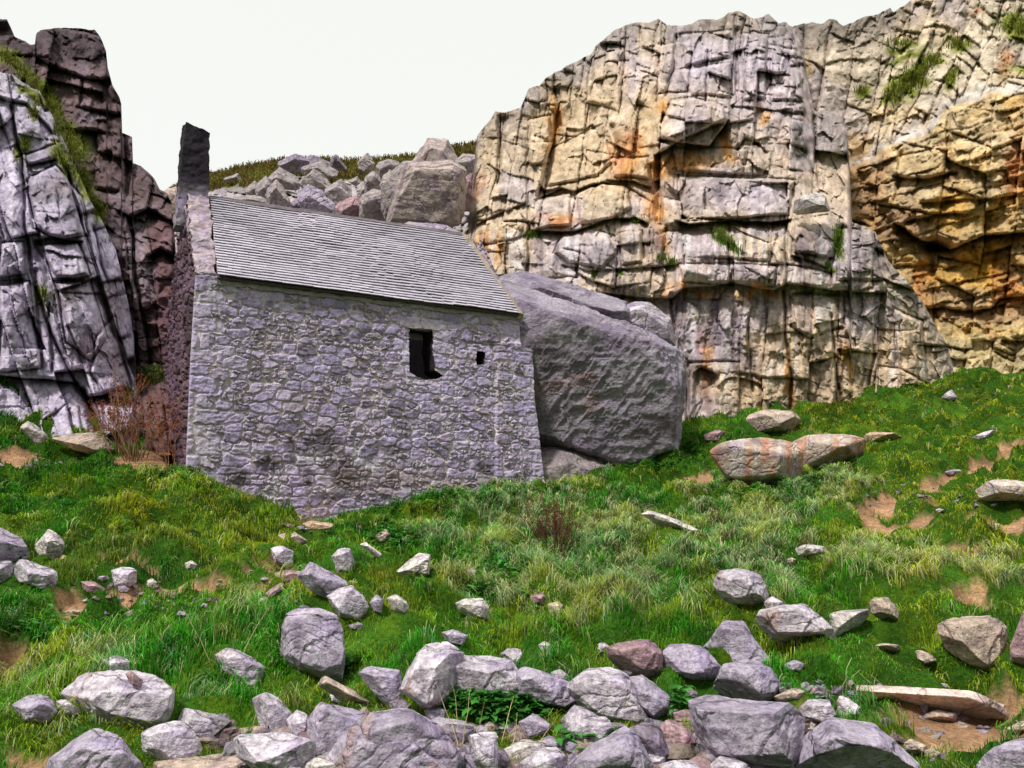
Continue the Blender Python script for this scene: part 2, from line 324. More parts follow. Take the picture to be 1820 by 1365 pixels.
def blocks(px, py, su, sv, seed, rot=0, amp=.3, tilt=.3, g=.35, w=1.7, bed=False, warp=3, rnd=.05, irr=.75):
    """joint-bounded blocks: columns cut by cross joints (bed=False) or beds cut by upright joints (bed=True)"""
    a = math.radians(rot); c, s = math.cos(a), math.sin(a); sc = max(su, sv)
    wx = px + fbm(px / sc, py / sc, o=2, seed=seed + 70) * warp * 1.6; wy = py + fbm(px / sc, py / sc, o=2, seed=seed + 80) * warp * 1.6
    u = wx * c + wy * s; v = -wx * s + wy * c
    if bed: u, v, su, sv = v, u, sv, su
    z = np.zeros(u.shape)
    q = u / su + .42 * vn(u / su * .9, z, z, seed) ; ci = np.floor(q); fu = q - ci
    ss = sv * (.55 + 1.1 * h_(ci, z, z, seed + 3))
    qv = v / ss + h_(ci, z, z, seed + 4) * 9 + irr * .45 * vn(v / ss * .8 + ci * 7.7, z, z, seed + 1)
    slope = (h_(ci, z, z, seed + 5) - .5) * .7 * su / ss
    qv = qv + slope * (fu - .5); ri = np.floor(qv); fv = qv - ri
    a1 = h_(ci, ri, z, seed + 11); a2 = h_(ci, ri, z, seed + 12); a3 = h_(ci, ri, z, seed + 13)
    eu = np.minimum(fu, 1 - fu) * su; ev = np.minimum(fv, 1 - fv) * ss
    # each joint has its own strength; many are only hairlines
    ju = h_(ci + (fu > .5), z, np.floor(v / (sv * 1.7)), seed + 21); jv = h_(ci, ri + (fv > .5), z, seed + 22)
    gu = np.exp(-(eu / (w * (.4 + .9 * ju))) ** 2) * (.15 + .85 * ju ** 1.5); gv_ = np.exp(-(ev / (w * (.4 + .8 * jv))) ** 2) * (.1 + .9 * jv ** 2)
    ca = h_(ci, z, z, seed + 31)
    f1, f2 = fu - .5, fv - .5
    if bed: ox, oy = f2, f1
    else: ox, oy = f1, f2
    g = g * .8; d = amp * (a1 - .5) * 1.2 + amp * (ca - .5) * 1.2 + tilt * ((a2 - .5) * ox + (a3 - .62) * oy) * 2.2 + g * np.maximum(gu, gv_) + rnd * np.exp(-np.minimum(eu, ev) / (w * 1.6)) + tilt * .35 * np.abs(ox + (a3 - .5) * .8)
    return d, a1, a2, np.minimum(eu, ev)
def bulge(px, py, poly, pro, rd=5):
    p = np.array(poly, float); c = p.mean(0); e = np.full(px.shape, 1e9)
    for i in range(len(p)):
        a, b = p[i], p[(i + 1) % len(p)]; n = np.array([b[1] - a[1], a[0] - b[0]]); n /= np.linalg.norm(n)
        if (c - a) @ n < 0: n = -n
        e = np.minimum(e, (px - a[0]) * n[0] + (py - a[1]) * n[1])
    return pro * (.75 * sm(e, 0, rd) + .25 * sm(e, 0, rd * 4)) - .14 * np.exp(-((e + 1) / 1.6) ** 2)
BL1 = [([(1165, 270), (1172, 225), (1195, 180), (1230, 175), (1285, 188), (1292, 212), (1262, 256), (1205, 252)], 1.1), ([(1207, 312), (1300, 314), (1412, 322), (1400, 388), (1300, 390), (1225, 396), (1210, 385)], .8), ([(1195, 262), (1330, 264), (1320, 310), (1205, 305)], .35), ([(1312, 258), (1345, 256), (1362, 300), (1355, 313), (1318, 309)], .3),
       ([(1020, 345), (1070, 325), (1118, 330), (1124, 370), (1090, 390), (1030, 398)], .8), ([(955, 352), (1013, 340), (1016, 400), (950, 408)], .45), ([(1085, 283), (1150, 279), (1160, 318), (1090, 315)], .45), ([(940, 210), (978, 205), (978, 290), (942, 294)], .5), ([(985, 262), (1070, 222), (1088, 290), (1060, 314), (972, 330)], .4),
       ([(985, 450), (1000, 415), (1075, 397), (1096, 450), (1070, 476), (1010, 468)], .5), ([(1100, 415), (1140, 410), (1141, 465), (1107, 470)], .35), ([(1410, 392), (1470, 385), (1490, 410), (1480, 458), (1412, 450)], .6), ([(1493, 404), (1550, 410), (1572, 500), (1490, 500)], .3), ([(1205, 468), (1380, 472), (1375, 508), (1210, 500)], .4), ([(1265, 405), (1330, 398), (1385, 410), (1368, 464), (1275, 460)], .3),
       ([(1405, 522), (1500, 527), (1500, 580), (1440, 600), (1407, 580)], .3), ([(1490, 597), (1518, 601), (1520, 625), (1495, 630)], .25), ([(1590, 547), (1640, 572), (1650, 680), (1600, 690), (1592, 600)], .4), ([(1550, 702), (1560, 650), (1600, 655), (1660, 690), (1600, 715)], .35), ([(1318, 60), (1365, 60), (1362, 175), (1320, 180)], .5), ([(1370, 80), (1415, 90), (1432, 180), (1372, 180)], .4), ([(1210, 60), (1300, 55), (1300, 100), (1215, 120)], .5), ([(1205, 125), (1300, 110), (1300, 172), (1230, 170)], .35)]
def facets(px, py, su, sv, seed, t=.15, rot=0):
    a = math.radians(rot); wx = px + fbm(px / 20, py / 20, o=2, seed=seed + 50) * 4; wy = py + fbm(px / 20, py / 20, o=2, seed=seed + 51) * 4
    F1, F2, a1, a2, a3, ox, oy = vor(wx * math.cos(a) + wy * math.sin(a), -wx * math.sin(a) + wy * math.cos(a), su, sv, .95, seed, 2.0, True, .5)
    return t * (((a1 - .5) * ox + (a2 - .5) * oy) * 2.4 + (a3 - .5) * .5)
def patch(name, x0, x1, dx, top, bot, dfun, cfun, m, nv, label, back=4.0, jag=4.0, jagw=18):
    xs = np.arange(x0, x1 + dx, dx); vs = np.linspace(0, 1, nv)
    t = interp(top, xs) + fbm(xs / jagw, xs * 0, o=4, seed=77) * jag; b = interp(bot, xs)
    PX, V_ = np.meshgrid(xs, vs); PY = b + (t - b) * V_
    D = dfun(PX, PY); C = cfun(PX, PY)
    pts = P(PX, PY, D); n = len(xs)
    k = 7; rows = []; cr = []
    for i in range(1, k + 1):            # the top rolls back into the plateau behind
        q = pts[-1].copy(); f = (i / k) ** 1.4
        y0_ = q[:, 1].copy(); q[:, 1] += back * f; q[:, 0] *= q[:, 1] / y0_; q[:, 2] += -0.05 * back * f + fbm(xs / 30, xs * 0 + i, o=3, seed=5) * .12 - .02
        rows.append(q); cr.append(C[-1] * 0.9)
    al = np.concatenate([pts, np.array(rows)], 0).reshape(-1, 3); cc = np.concatenate([C, np.array(cr)], 0).reshape(-1, 3)
    o = mesh(name, al, gridf(n, nv + k), m, cc); tag(o, label, None, None, 'structure')
    return o
def mixc(c, m, col):
    m = np.clip(m, 0, 1)[..., None]; return c * (1 - m) + np.array(col) * m

# --- main right-hand cliff
T1 = [(815, 430), (832, 400), (838, 350), (842, 308), (846, 253), (849, 238), (875, 205), (880, 196), (897, 200), (926, 189), (939, 156), (959, 154), (970, 141), (985, 132), (1014, 114), (1051, 93), (1058, 79), (1091, 55), (1131, 37), (1157, 38), (1170, 32), (1186, 48), (1208, 48), (1252, 35), (1274, 35), (1296, 20), (1313, 18), (1326, 24), (1340, 33), (1366, 25), (1384, 42), (1397, 40), (1412, 52), (1428, 90), (1438, 160), (1446, 196), (1498, 210), (1506, 235), (1510, 300), (1513, 392), (1556, 414), (1575, 458), (1611, 498), (1637, 532), (1684, 612), (1692, 650)]
BOT1 = [(815, 820), (1200, 860), (1240, 810), (1400, 765), (1560, 745), (1692, 712)]
c1 = [(830, 400, 27.5), (900, 200, 30.5), (1000, 120, 31), (1130, 40, 32), (1310, 22, 31.5), (1440, 60, 32), (900, 400, 26.5), (1000, 300, 28.3), (960, 450, 25.4), (1100, 200, 29), (1230, 230, 26.6), (1230, 350, 26.2),
      (1380, 350, 25.6), (1380, 200, 27.3), (1490, 300, 27.5), (1050, 430, 24.6), (1250, 440, 24), (1400, 440, 23.4), (1550, 440, 24.6), (1000, 600, 24), (1250, 600, 23.6), (1400, 600, 22.9), (1550, 600, 23.8), (1680, 640, 25.3), (1250, 780, 22.2), (1400, 745, 23.0), (1560, 725, 23.7), (1690, 690, 25.3), (820, 800, 24)]
TP1 = TPS([(a, b) for a, b, _ in c1], [c for *_, c in c1], .001)
def d1(px, py):
    px = px + fbm(px / 35, py / 35, o=3, seed=91) * 2.5; py = py + fbm(px / 35, py / 35, o=3, seed=92) * 2.5
    d = TP1(px, py)
    up = 1 - sm(py, 175, 215); mid = sm(py, 175, 215) * (1 - sm(py, 395, 415)); lo = sm(py, 505, 525); lm = sm(py, 395, 415) * (1 - lo)
    left = 1 - sm(px, 1140, 1170)
    b1_, *_ = blocks(px, py, 38, 105, 1, rot=4, amp=.34, tilt=.6, g=.4)
    b2_, *_ = blocks(px, py, 74, 92, 2, rot=3, amp=.55, tilt=.8, g=.42)
    b3_, *_ = blocks(px, py, 78, 64, 3, rot=2, amp=.3, tilt=.6, g=.3)
    b4_, *_ = blocks(px, py, 66, 130, 4, rot=2, amp=.2, tilt=.4, g=.2)
    b5_, *_ = blocks(px, py, 19, 34, 5, rot=8, amp=.12, tilt=.25, g=.25, w=1.6)
    b6_, *_ = blocks(px, py, 48, 150, 6, rot=9, amp=.4, tilt=.4, g=.4)
    d = d + up * b1_ + mid * (left * (.8 * b6_ + .2 * b2_) + (1 - left) * .8 * b2_) + lm * b3_ + lo * b4_ + b5_ * (.25 + .75 * up * sm(fbm(px / 120, py / 120, o=2, seed=8), -.2, .4))
    for a in [([(1010, 512), (1047, 519), (1124, 526), (1195, 528), (1215, 510), (1300, 503), (1373, 514), (1399, 502), (1476, 516), (1572, 519)], 1.0, 40, .35),
              ([(945, 410), (1018, 410), (1070, 391), (1130, 385), (1150, 395)], 1.6, 9, .5),
              ([(1203, 392), (1225, 398), (1300, 390), (1372, 394), (1402, 388)], 2.2, 9, .55),
              ([(1164, 274), (1205, 252), (1260, 258), (1293, 212)], 1.6, 26, .9),
              ([(1311, 262), (1322, 243), (1348, 253), (1364, 270)], .8, 12, .15), ([(1399, 253), (1434, 263)], .7, 9, .15),
              ([(1300, 187), (1344, 190), (1384, 194), (1437, 200)], .5, 9, .15), ([(955, 352), (996, 331), (1018, 337), (1073, 322), (1085, 325)], .9, 12, .3),
              ([(828, 412), (870, 385), (905, 372), (937, 358)], .6, 12, .2), ([(828, 440), (880, 428), (937, 415)], .35, 10, .1), ([(1000, 470), (1047, 479), (1124, 475), (1164, 473), (1200, 468)], .5, 9, .15),
              ([(1410, 454), (1443, 463), (1470, 474)], .7, 10, .15), ([(1307, 662), (1370, 671), (1406, 671)], .35, 10, .1), ([(1234, 660), (1245, 650), (1275, 662)], .9, 90, .1),
              ([(1025, 400), (1060, 360), (1120, 352)], .0, 10, 0), ([(1200, 311), (1320, 318), (1412, 336)], .3, 6, .1), ([(1080, 318), (1130, 322), (1155, 330)], .9, 14, .3), ([(1000, 440), (1040, 450), (1060, 478)], .3, 8, .1)]:
        d = d + H(px, py, a[0], a[1] * .85, a[2], a[3] * .5, .06)
    for a in [([(981, 157), (990, 190), (981, 253), (966, 311), (955, 350)], .9, 22, .3, 1), ([(888, 205), (886, 293), (880, 330)], .8, 14, .4, 1), ([(937, 270), (940, 400), (935, 500)], .2, 10, .35, 1),
              ([(1446, 205), (1450, 278), (1456, 337)], .3, 12, .4, 1), ([(1309, 50), (1309, 183)], .5, 10, .5, 1), ([(1194, 521), (1192, 554), (1203, 601), (1215, 640), (1225, 780)], .3, 10, .4, 1),
              ([(1373, 392), (1371, 440)], .2, 8, .4, 1), ([(1397, 400), (1399, 484), (1393, 521), (1397, 605), (1406, 671), (1404, 730)], .15, 10, .45, 1), ([(1466, 470), (1492, 420), (1495, 400)][::-1], .5, 10, .3, 1),
              ([(1475, 560), (1483, 627), (1487, 671), (1500, 725)], .1, 10, .35, 1), ([(1560, 560), (1553, 634), (1545, 678), (1545, 725)], .3, 10, .35, -1), ([(1142, 410), (1144, 461)], .2, 10, .4, 1), ([(1183, 404), (1177, 460)], .3, 8, .35, 1),
              ([(1200, 60), (1195, 120), (1180, 175)], .5, 14, .3, 1), ([(1085, 220), (1100, 270), (1090, 300)], .4, 12, .3, 1), ([(1175, 290), (1178, 400)], .8, 16, .3, -1), ([(1295, 400), (1297, 500)], .1, 10, .3, 1), ([(1330, 560), (1335, 700)], .1, 10, .3, 1)]:
        d = d + V(px, py, *a[:4], a[4])
    d = d + facets(px, py, 34, 48, 401, .28) * (1 - .35 * lo) + facets(px, py, 13, 16, 402, .08)
    for b in BL1: d = d - bulge(px, py, *b)
    d = d + .05 * fbm(px / 16, py / 16, o=4, seed=14) + .02 * ridged(px / 9, py / 9, px * 0, 3, 15)
    return d
def c1f(px, py):
    wx = px + fbm(px / 30, py / 30, o=3, seed=21) * 14; wy = py + fbm(px / 30, py / 30, o=3, seed=22) * 14
    c = np.ones(px.shape + (3,)) * np.array([.51, .405, .31])
    _, a1, a2, e = blocks(px, py, 74, 92, 2, rot=3)
    c = c * (0.82 + .36 * a1)[..., None]
    c = mixc(c, .5 * (a2 > .72), (.44, .39, .45))
    cool = blob(wx, wy, [(1370, 150, 110, 110), (1230, 110, 60, 80), (1300, 340, 110, 40), (1040, 450, 70, 40), (1240, 440, 60, 30), (1500, 440, 60, 50), (1330, 560, 130, 30), (1540, 560, 60, 40), (1120, 130, 60, 40), (1230, 220, 50, 40), (1300, 480, 100, 20), (1250, 600, 50, 60), (1180, 560, 60, 40)])
    c = mixc(c, .6 * cool, (.44, .385, .49))
    warm = blob(wx, wy, [(1000, 240, 60, 110), (1060, 280, 60, 60), (900, 430, 70, 40), (880, 470, 50, 30), (1100, 330, 60, 30), (1440, 620, 90, 110), (1600, 640, 80, 70), (1330, 700, 60, 60), (1150, 200, 30, 80), (1080, 150, 40, 60), (870, 260, 14, 60), (1160, 430, 20, 30), (1450, 560, 60, 40), (1500, 700, 120, 30)])
    c = mixc(c, .75 * warm, (.56, .42, .26))
    orange = blob(wx, wy, [(1180, 300, 28, 26), (1210, 290, 60, 14), (1170, 370, 24, 30), (1120, 275, 30, 50), (1000, 395, 26, 18), (860, 430, 30, 22), (1250, 525, 30, 12), (1260, 660, 10, 70), (1180, 425, 14, 26), (880, 450, 26, 20), (1225, 520, 50, 10), (1405, 690, 9, 50), (1350, 520, 50, 8), (1290, 265, 12, 30), (1500, 640, 14, 40), (985, 210, 12, 50), (830, 350, 16, 24), (1360, 205, 18, 12), (1170, 190, 14, 20)])
    c = mixc(c, .78 * orange, (.62, .29, .05))
    red = blob(wx, wy, [(1100, 290, 22, 40), (1000, 400, 20, 14), (1120, 250, 16, 30), (1245, 620, 8, 40), (980, 395, 50, 8), (1404, 700, 5, 40), (850, 330, 12, 26)])
    c = mixc(c, .5 * red, (.45, .17, .10))
    # run-off streaks down the lower wall, tall and thin
    st = fbm(px / 9, py / 110, o=3, seed=33); lo = sm(py, 395, 420) * (1 - .6 * sm(py, 640, 700))
    c = mixc(c, .6 * lo * sm(st, .15, .55), (.17, .13, .16)); c = mixc(c, .6 * lo * sm(-st, .2, .5), (.62, .58, .58))
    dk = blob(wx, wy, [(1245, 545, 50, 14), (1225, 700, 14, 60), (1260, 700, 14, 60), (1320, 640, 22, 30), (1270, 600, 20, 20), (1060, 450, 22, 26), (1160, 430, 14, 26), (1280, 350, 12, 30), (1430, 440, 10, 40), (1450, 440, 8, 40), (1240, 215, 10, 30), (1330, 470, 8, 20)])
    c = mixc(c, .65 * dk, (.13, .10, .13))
    topd = 1 - sm(py - interp(T1, px), 10, 70); c = mixc(c, .6 * topd, (.20, .17, .16))
    moss = blob(wx, wy, [(1292, 432, 34, 10, 35), (1490, 432, 9, 26), (1134, 393, 14, 6), (1470, 475, 6, 8), (1282, 416, 10, 8), (1240, 575, 5, 5), (955, 420, 8, 5), (1195, 470, 10, 8), (1095, 478, 6, 4), (1055, 490, 4, 8)])
    c = mixc(c, 1.4 * moss, (.12, .16, .02))
    c = c * (1 + .35 * fbm(px / 7, py / 7, o=3, seed=51))[..., None]
    return np.clip(c, .02, .8)
patch('cliff', 815, 1692, 1.6, T1, BOT1, d1, c1f, M_CLIFF, 470, 'tall pale limestone cliff of stacked fractured blocks rising behind the chapel')

# --- orange cliff set back on the right
T2 = [(1360, 60), (1400, 52), (1410, 49), (1454, 40), (1487, 37), (1498, 45), (1527, 33), (1564, 27), (1578, 16), (1582, 12), (1588, 18), (1622, 0), (1700, -50), (1820, -110), (2050, -170)]
BOT2 = [(1360, 720), (1600, 720), (2050, 700)]
c2 = [(1400, 60, 33), (1600, 20, 34.5), (1820, -90, 34), (2050, -150, 33), (1480, 200, 30.5), (1600, 150, 32), (1820, 60, 31), (1560, 240, 30.5), (1520, 340, 29.8), (1650, 260, 28.5), (1800, 200, 27.5), (1700, 330, 27.4), (1820, 330, 26.6), (1600, 420, 28.6), (1750, 440, 27.8), (1820, 480, 27.6), (1680, 520, 28.2), (1820, 600, 27), (1700, 640, 26.8), (1820, 670, 26.4), (2050, 400, 25), (2050, 680, 25), (1500, 700, 28), (1400, 500, 30)]
TP2 = TPS([(a, b) for a, b, _ in c2], [c for *_, c in c2], .001)
EDGE2 = [(1400, 380), (1510, 305), (1560, 275), (1620, 240), (1700, 190), (1760, 165), (1830, 160), (2050, 150)]
def d2(px, py):
    px = px + fbm(px / 40, py / 40, o=3, seed=93) * 4; py = py + fbm(px / 40, py / 40, o=3, seed=94) * 4
    d = TP2(px, py); t = py - interp(EDGE2, px)
    up = 1 - sm(t, -6, 6); d = d + up * 1.1
    b1_, *_ = blocks(px, py, 36, 100, 31, rot=8, amp=.45, tilt=.5, g=.5); b2_, *_ = blocks(px, py, 30, 46, 32, rot=25, amp=.4, tilt=.5, g=.45)
    b3_, *_ = blocks(px, py, 80, 90, 33, rot=6, amp=.5, tilt=.8, g=.4); b4_, *_ = blocks(px, py, 34, 26, 34, rot=10, amp=.3, tilt=.4, g=.5)
    dg = sm(px - 1500 - (py - 100) * .2, 0, 120)
    rub = sm(py, 590, 620) * 1.0
    d = d + up * (b1_ * (1 - .6 * dg) + b2_ * .8 * dg) + (1 - up) * ((1 - rub) * b3_ + rub * b4_)
    # bedding striations dipping to the lower left
    a = math.radians(-24); u = px * math.cos(a) + py * math.sin(a); v = -px * math.sin(a) + py * math.cos(a)
    d = d + (1 - up) * (1 - rub) * (.07 * ridged(u / 60, v / 18, px * 0, 3, 61) + blocks(px, py, 60, 30, 35, rot=-14, amp=.08, tilt=.3, g=.10, bed=True)[0] + .06 * fbm(u / 40, v / 6, o=2, seed=62))
    for a in [([(1590, 395), (1637, 424), (1690, 442), (1740, 420), (1820, 412), (2050, 400)], 1.8, 13, .5), ([(1640, 546), (1700, 549), (1760, 548), (1775, 532), (1820, 525), (2000, 520)], .8, 10, .3), ([(1590, 310), (1640, 318), (1700, 305)], .8, 14, .3), ([(1560, 480), (1640, 470), (1700, 478)], .3, 10, .1), ([(1640, 360), (1700, 355), (1820, 345)], .6, 14, .3), ([(1610, 395), (1660, 382), (1720, 378)], .7, 9, .3)]:
        d = d + H(px, py, a[0], a[1], a[2], a[3], .2)
    d = d + 2.0 * blob(px, py, [(1668, 437, 26, 12)])
    for a in [([(1598, 270), (1595, 330), (1590, 360)], .3, 14, .3, 1), ([(1688, 200), (1686, 250), (1684, 330)], .3, 14, .4, 1), ([(1770, 440), (1765, 540)], .2, 10, .3, 1), ([(1655, 440), (1660, 540)], .3, 14, .3, -1)]:
        d = d + V(px, py, *a[:4], a[4])
    return d + .12 * fbm(px / 15, py / 15, o=4, seed=16) + facets(px, py, 30, 24, 403, .26, -20) + facets(px, py, 12, 10, 404, .1, -20)
def c2f(px, py):
    wx = px + fbm(px / 30, py / 30, o=3, seed=23) * 16; wy = py + fbm(px / 30, py / 30, o=3, seed=24) * 16
    t = wy - interp(EDGE2, wx); up = 1 - sm(t, -5, 8)
    c = np.ones(px.shape + (3,)) * np.array([.55, .39, .19])
    n = fbm(px / 60, py / 35, o=4, seed=63)
    c = mixc(c, sm(n, 0, .5) * .6, (.70, .40, .07)); c = mixc(c, sm(-n, .05, .5) * .7, (.42, .27, .15))
    c = mixc(c, .7 * blob(wx, wy, [(1640, 260, 60, 40), (1740, 240, 90, 60), (1640, 345, 40, 12), (1600, 330, 40, 40), (1780, 330, 50, 40)]), (.58, .47, .31))
    c = mixc(c, .8 * blob(wx, wy, [(1540, 350, 50, 80), (1580, 400, 50, 40), (1560, 300, 30, 30)]), (.34, .21, .13))
    c = mixc(c, .7 * blob(wx, wy, [(1750, 470, 60, 30), (1620, 560, 40, 40)]), (.74, .38, .03)); c = mixc(c, .7 * blob(wx, wy, [(1790, 520, 30, 30), (1760, 590, 10, 30), (1770, 470, 8, 40), (1820, 300, 30, 60), (1640, 490, 14, 40)]), (.55, .20, .05))
    c = mixc(c, .75 * sm(wy, 560, 620), (.50, .43, .25))
    cu = np.ones(px.shape + (3,)) * np.array([.49, .40, .31]); _, a1, a2, e = blocks(px, py, 36, 100, 31, rot=8)
    cu = cu * (.8 + .4 * a1)[..., None]; cu = mixc(cu, .5 * (a2 > .6), (.47, .40, .43))
    cu = mixc(cu, .8 * (1 - sm(py - interp(T2, px), 15, 70)) * (1 - sm(px, 1560, 1640)), (.19, .16, .14))
    cu = mixc(cu, .9 * blob(wx, wy, [(1540, 300, 40, 40), (1420, 110, 16, 26), (1530, 270, 40, 30)]), (.50, .33, .15))
    cu = mixc(cu, .85 * blob(wx, wy, [(1640, 90, 60, 60), (1600, 200, 60, 30), (1790, 140, 40, 30)]), (.60, .45, .26)); cu = mixc(cu, .8 * blob(wx, wy, [(1760, 80, 60, 90), (1790, 40, 60, 60), (1650, 120, 100, 70)]), (.56, .48, .36)); cu = mixc(cu, .8 * blob(wx, wy, [(1795, 110, 16, 26), (1740, 25, 16, 8)]), (.5, .24, .1))
    c = c * (1 - up[..., None]) + cu * up[..., None]
    gr = blob(wx, wy, [(1820, 45, 45, 22), (1700, 80, 22, 12), (1600, 80, 26, 8), (1620, 145, 16, 34, 40), (1580, 175, 14, 10), (1640, 130, 10, 40, 40), (1530, 165, 14, 8), (1590, 165, 8, 26), (1660, 110, 14, 10), (1850, 130, 50, 12), (1690, 140, 10, 20, 30), (1610, 100, 40, 8, -20)])
    c = mixc(c, 1.3 * gr, (.20, .22, .03))
    c = mixc(c, .9 * np.exp(-((t + 6) / 9) ** 2) * sm(px, 1500, 1530), (.55, .50, .46))
    return np.clip(c * (1 + .35 * fbm(px / 8, py / 8, o=3, seed=52))[..., None], .02, .8)
patch('cliff', 1360, 2050, 1.9, T2, BOT2, d2, c2f, M_BACK, 380, 'ochre and orange layered cliff set back at the right with grey broken columns above', jag=5)

# --- pale leaning slabs on the left
T4 = [(-170, 70), (0, 130), (24, 135), (70, 163), (100, 222), (130, 290), (158, 350), (180, 392), (205, 440), (228, 540), (238, 600), (243, 700), (246, 740)]
BOT4 = [(-170, 780), (0, 780), (100, 790), (180, 815), (246, 810)]
c4 = [(-170, 80, 17.5), (0, 140, 17.2), (100, 235, 17.4), (160, 360, 17.6), (210, 460, 17.8), (240, 640, 17.7), (0, 300, 16.4), (100, 400, 16.4), (0, 500, 15.6), (100, 520, 15.7), (180, 560, 16.5), (200, 680, 16.4), (0, 680, 15.1), (60, 740, 15.0), (180, 780, 14.9), (-170, 400, 15.4), (-170, 750, 14.9)]
TP4 = TPS([(a, b) for a, b, _ in c4], [c for *_, c in c4], .001)
def d4(px, py):
    px = px + fbm(px / 40, py / 40, o=3, seed=95) * 2.5; py = py + fbm(px / 40, py / 40, o=3, seed=96) * 3.5
    d = TP4(px, py)
    b1_, *_ = blocks(px, py, 62, 190, 41, rot=-18, amp=.2, tilt=.6, g=.2); b2_, *_ = blocks(px, py, 85, 110, 42, rot=-12, amp=.10, tilt=.3, g=.08, rnd=.03)
    d = d + b1_ * .9 + b2_ * .7
    for b in [([(48, 320), (100, 292), (146, 350), (158, 418), (98, 424), (62, 405)], .35), ([(64, 436), (140, 430), (160, 490), (100, 494)], .3), ([(100, 505), (160, 498), (190, 600), (160, 640), (120, 610)], .3), ([(170, 600), (205, 560), (232, 690), (185, 700), (160, 660)], .35), ([(0, 430), (40, 430), (46, 490), (0, 492)], .3), ([(0, 505), (52, 502), (72, 655), (0, 660)], .35), ([(180, 715), (235, 712), (240, 770), (190, 775)], .3)]: d = d - bulge(px, py, *b)
    for a in [([(20, 185), (40, 290), (46, 400), (60, 500), (90, 590), (125, 660), (150, 700), (190, 790)], .5, 6, .4, -1), ([(62, 480), (66, 560), (74, 660)], .2, 10, .35, 1), ([(85, 540), (90, 620), (92, 665)], .2, 8, .3, 1),
              ([(120, 300), (158, 440), (200, 570), (235, 690)], .35, 6, .3, -1), ([(165, 400), (178, 470), (190, 500)], .4, 10, .4, 1), ([(150, 690), (160, 720), (190, 790)], .8, 14, .6, -1)]:
        d = d + V(px, py, *a[:4], a[4])
    for a in [([(-170, 665), (0, 665), (60, 672), (140, 680)], .9, 9, .2), ([(60, 428), (95, 420), (145, 428)], .5, 14, .2), ([(95, 498), (150, 492)], .35, 12, .15), ([(0, 495), (45, 497)], .3, 8, .1), ([(155, 705), (190, 700), (228, 712)], 1.2, 14, .3), ([(50, 292), (100, 280)], .4, 8, .15), ([(0, 175), (45, 185), (95, 235)], .3, 10, .1)]:
        d = d + H(px, py, a[0], a[1], a[2], a[3], .2)
    return d + .05 * fbm(px / 14, py / 14, o=4, seed=17) + facets(px, py, 30, 80, 405, .18, -18) + facets(px, py, 12, 18, 406, .05)
def c4f(px, py):
    wx = px + fbm(px / 25, py / 25, o=3, seed=25) * 12; wy = py + fbm(px / 25, py / 25, o=3, seed=26) * 12
    c = np.ones(px.shape + (3,)) * np.array([.44, .385, .50]); _, a1, a2, e = blocks(px, py, 62, 190, 41, rot=-18)
    c = c * (.82 + .36 * a1)[..., None]; n = fbm(px / 22, py / 40, o=4, seed=64)
    c = mixc(c, .3 * sm(n, .1, .5), (.36, .29, .40)); c = mixc(c, .3 * sm(-n, .1, .5), (.56, .52, .58))
    c = mixc(c, .6 * blob(wx, wy, [(110, 330, 26, 20), (150, 620, 30, 30), (200, 560, 20, 60), (120, 520, 30, 30), (190, 760, 30, 30), (215, 640, 14, 40)]), (.28, .20, .22))
    gr = blob(wx, wy, [(60, 165, 40, 10, 35), (110, 280, 14, 34, -20), (140, 320, 10, 40, -25), (60, 200, 8, 14), (75, 525, 12, 20), (175, 380, 12, 20), (40, 260, 10, 20), (225, 700, 8, 14), (105, 230, 14, 16)])
    c = mixc(c, 1.2 * gr, (.17, .19, .04))
    return np.clip(c * (1 + .3 * fbm(px / 6, py / 6, o=3, seed=53))[..., None], .02, .8)
patch('cliff', -170, 246, 1.5, T4, BOT4, d4, c4f, M_CLIFF, 430, 'pale grey leaning limestone slabs split by dark clefts at the left', jag=4, back=2.5)

# --- dark crag behind the slabs, left of the chapel
T5 = [(-170, 60), (-20, 40), (0, 35), (12, 35), (20, 52), (26, 66), (45, 72), (52, 78), (62, 78), (64, 60), (72, 55), (100, 51), (168, 52), (178, 66), (189, 92), (191, 118), (200, 150), (212, 172), (217, 190), (216, 218), (209, 232), (235, 245), (233, 266), (226, 278), (231, 290), (250, 294), (262, 305), (275, 318), (284, 337), (296, 342), (305, 358), (311, 420), (318, 560)]
BOT5 = [(-170, 720), (200, 760), (246, 790), (318, 850)]
c5 = [(-170, 60, 21), (0, 50, 21), (120, 60, 20.6), (185, 120, 20.6), (210, 210, 20.4), (60, 150, 20.2), (150, 200, 19.7), (150, 300, 19.2), (225, 330, 19.6), (285, 360, 19.6), (200, 420, 18.8), (270, 440, 18.7), (270, 560, 18.4), (290, 680, 17.9), (220, 700, 18.2), (260, 740, 17.0), (310, 830, 16.2), (-170, 400, 20), (0, 400, 20), (-170, 700, 19)]
TP5 = TPS([(a, b) for a, b, _ in c5], [c for *_, c in c5], .001)
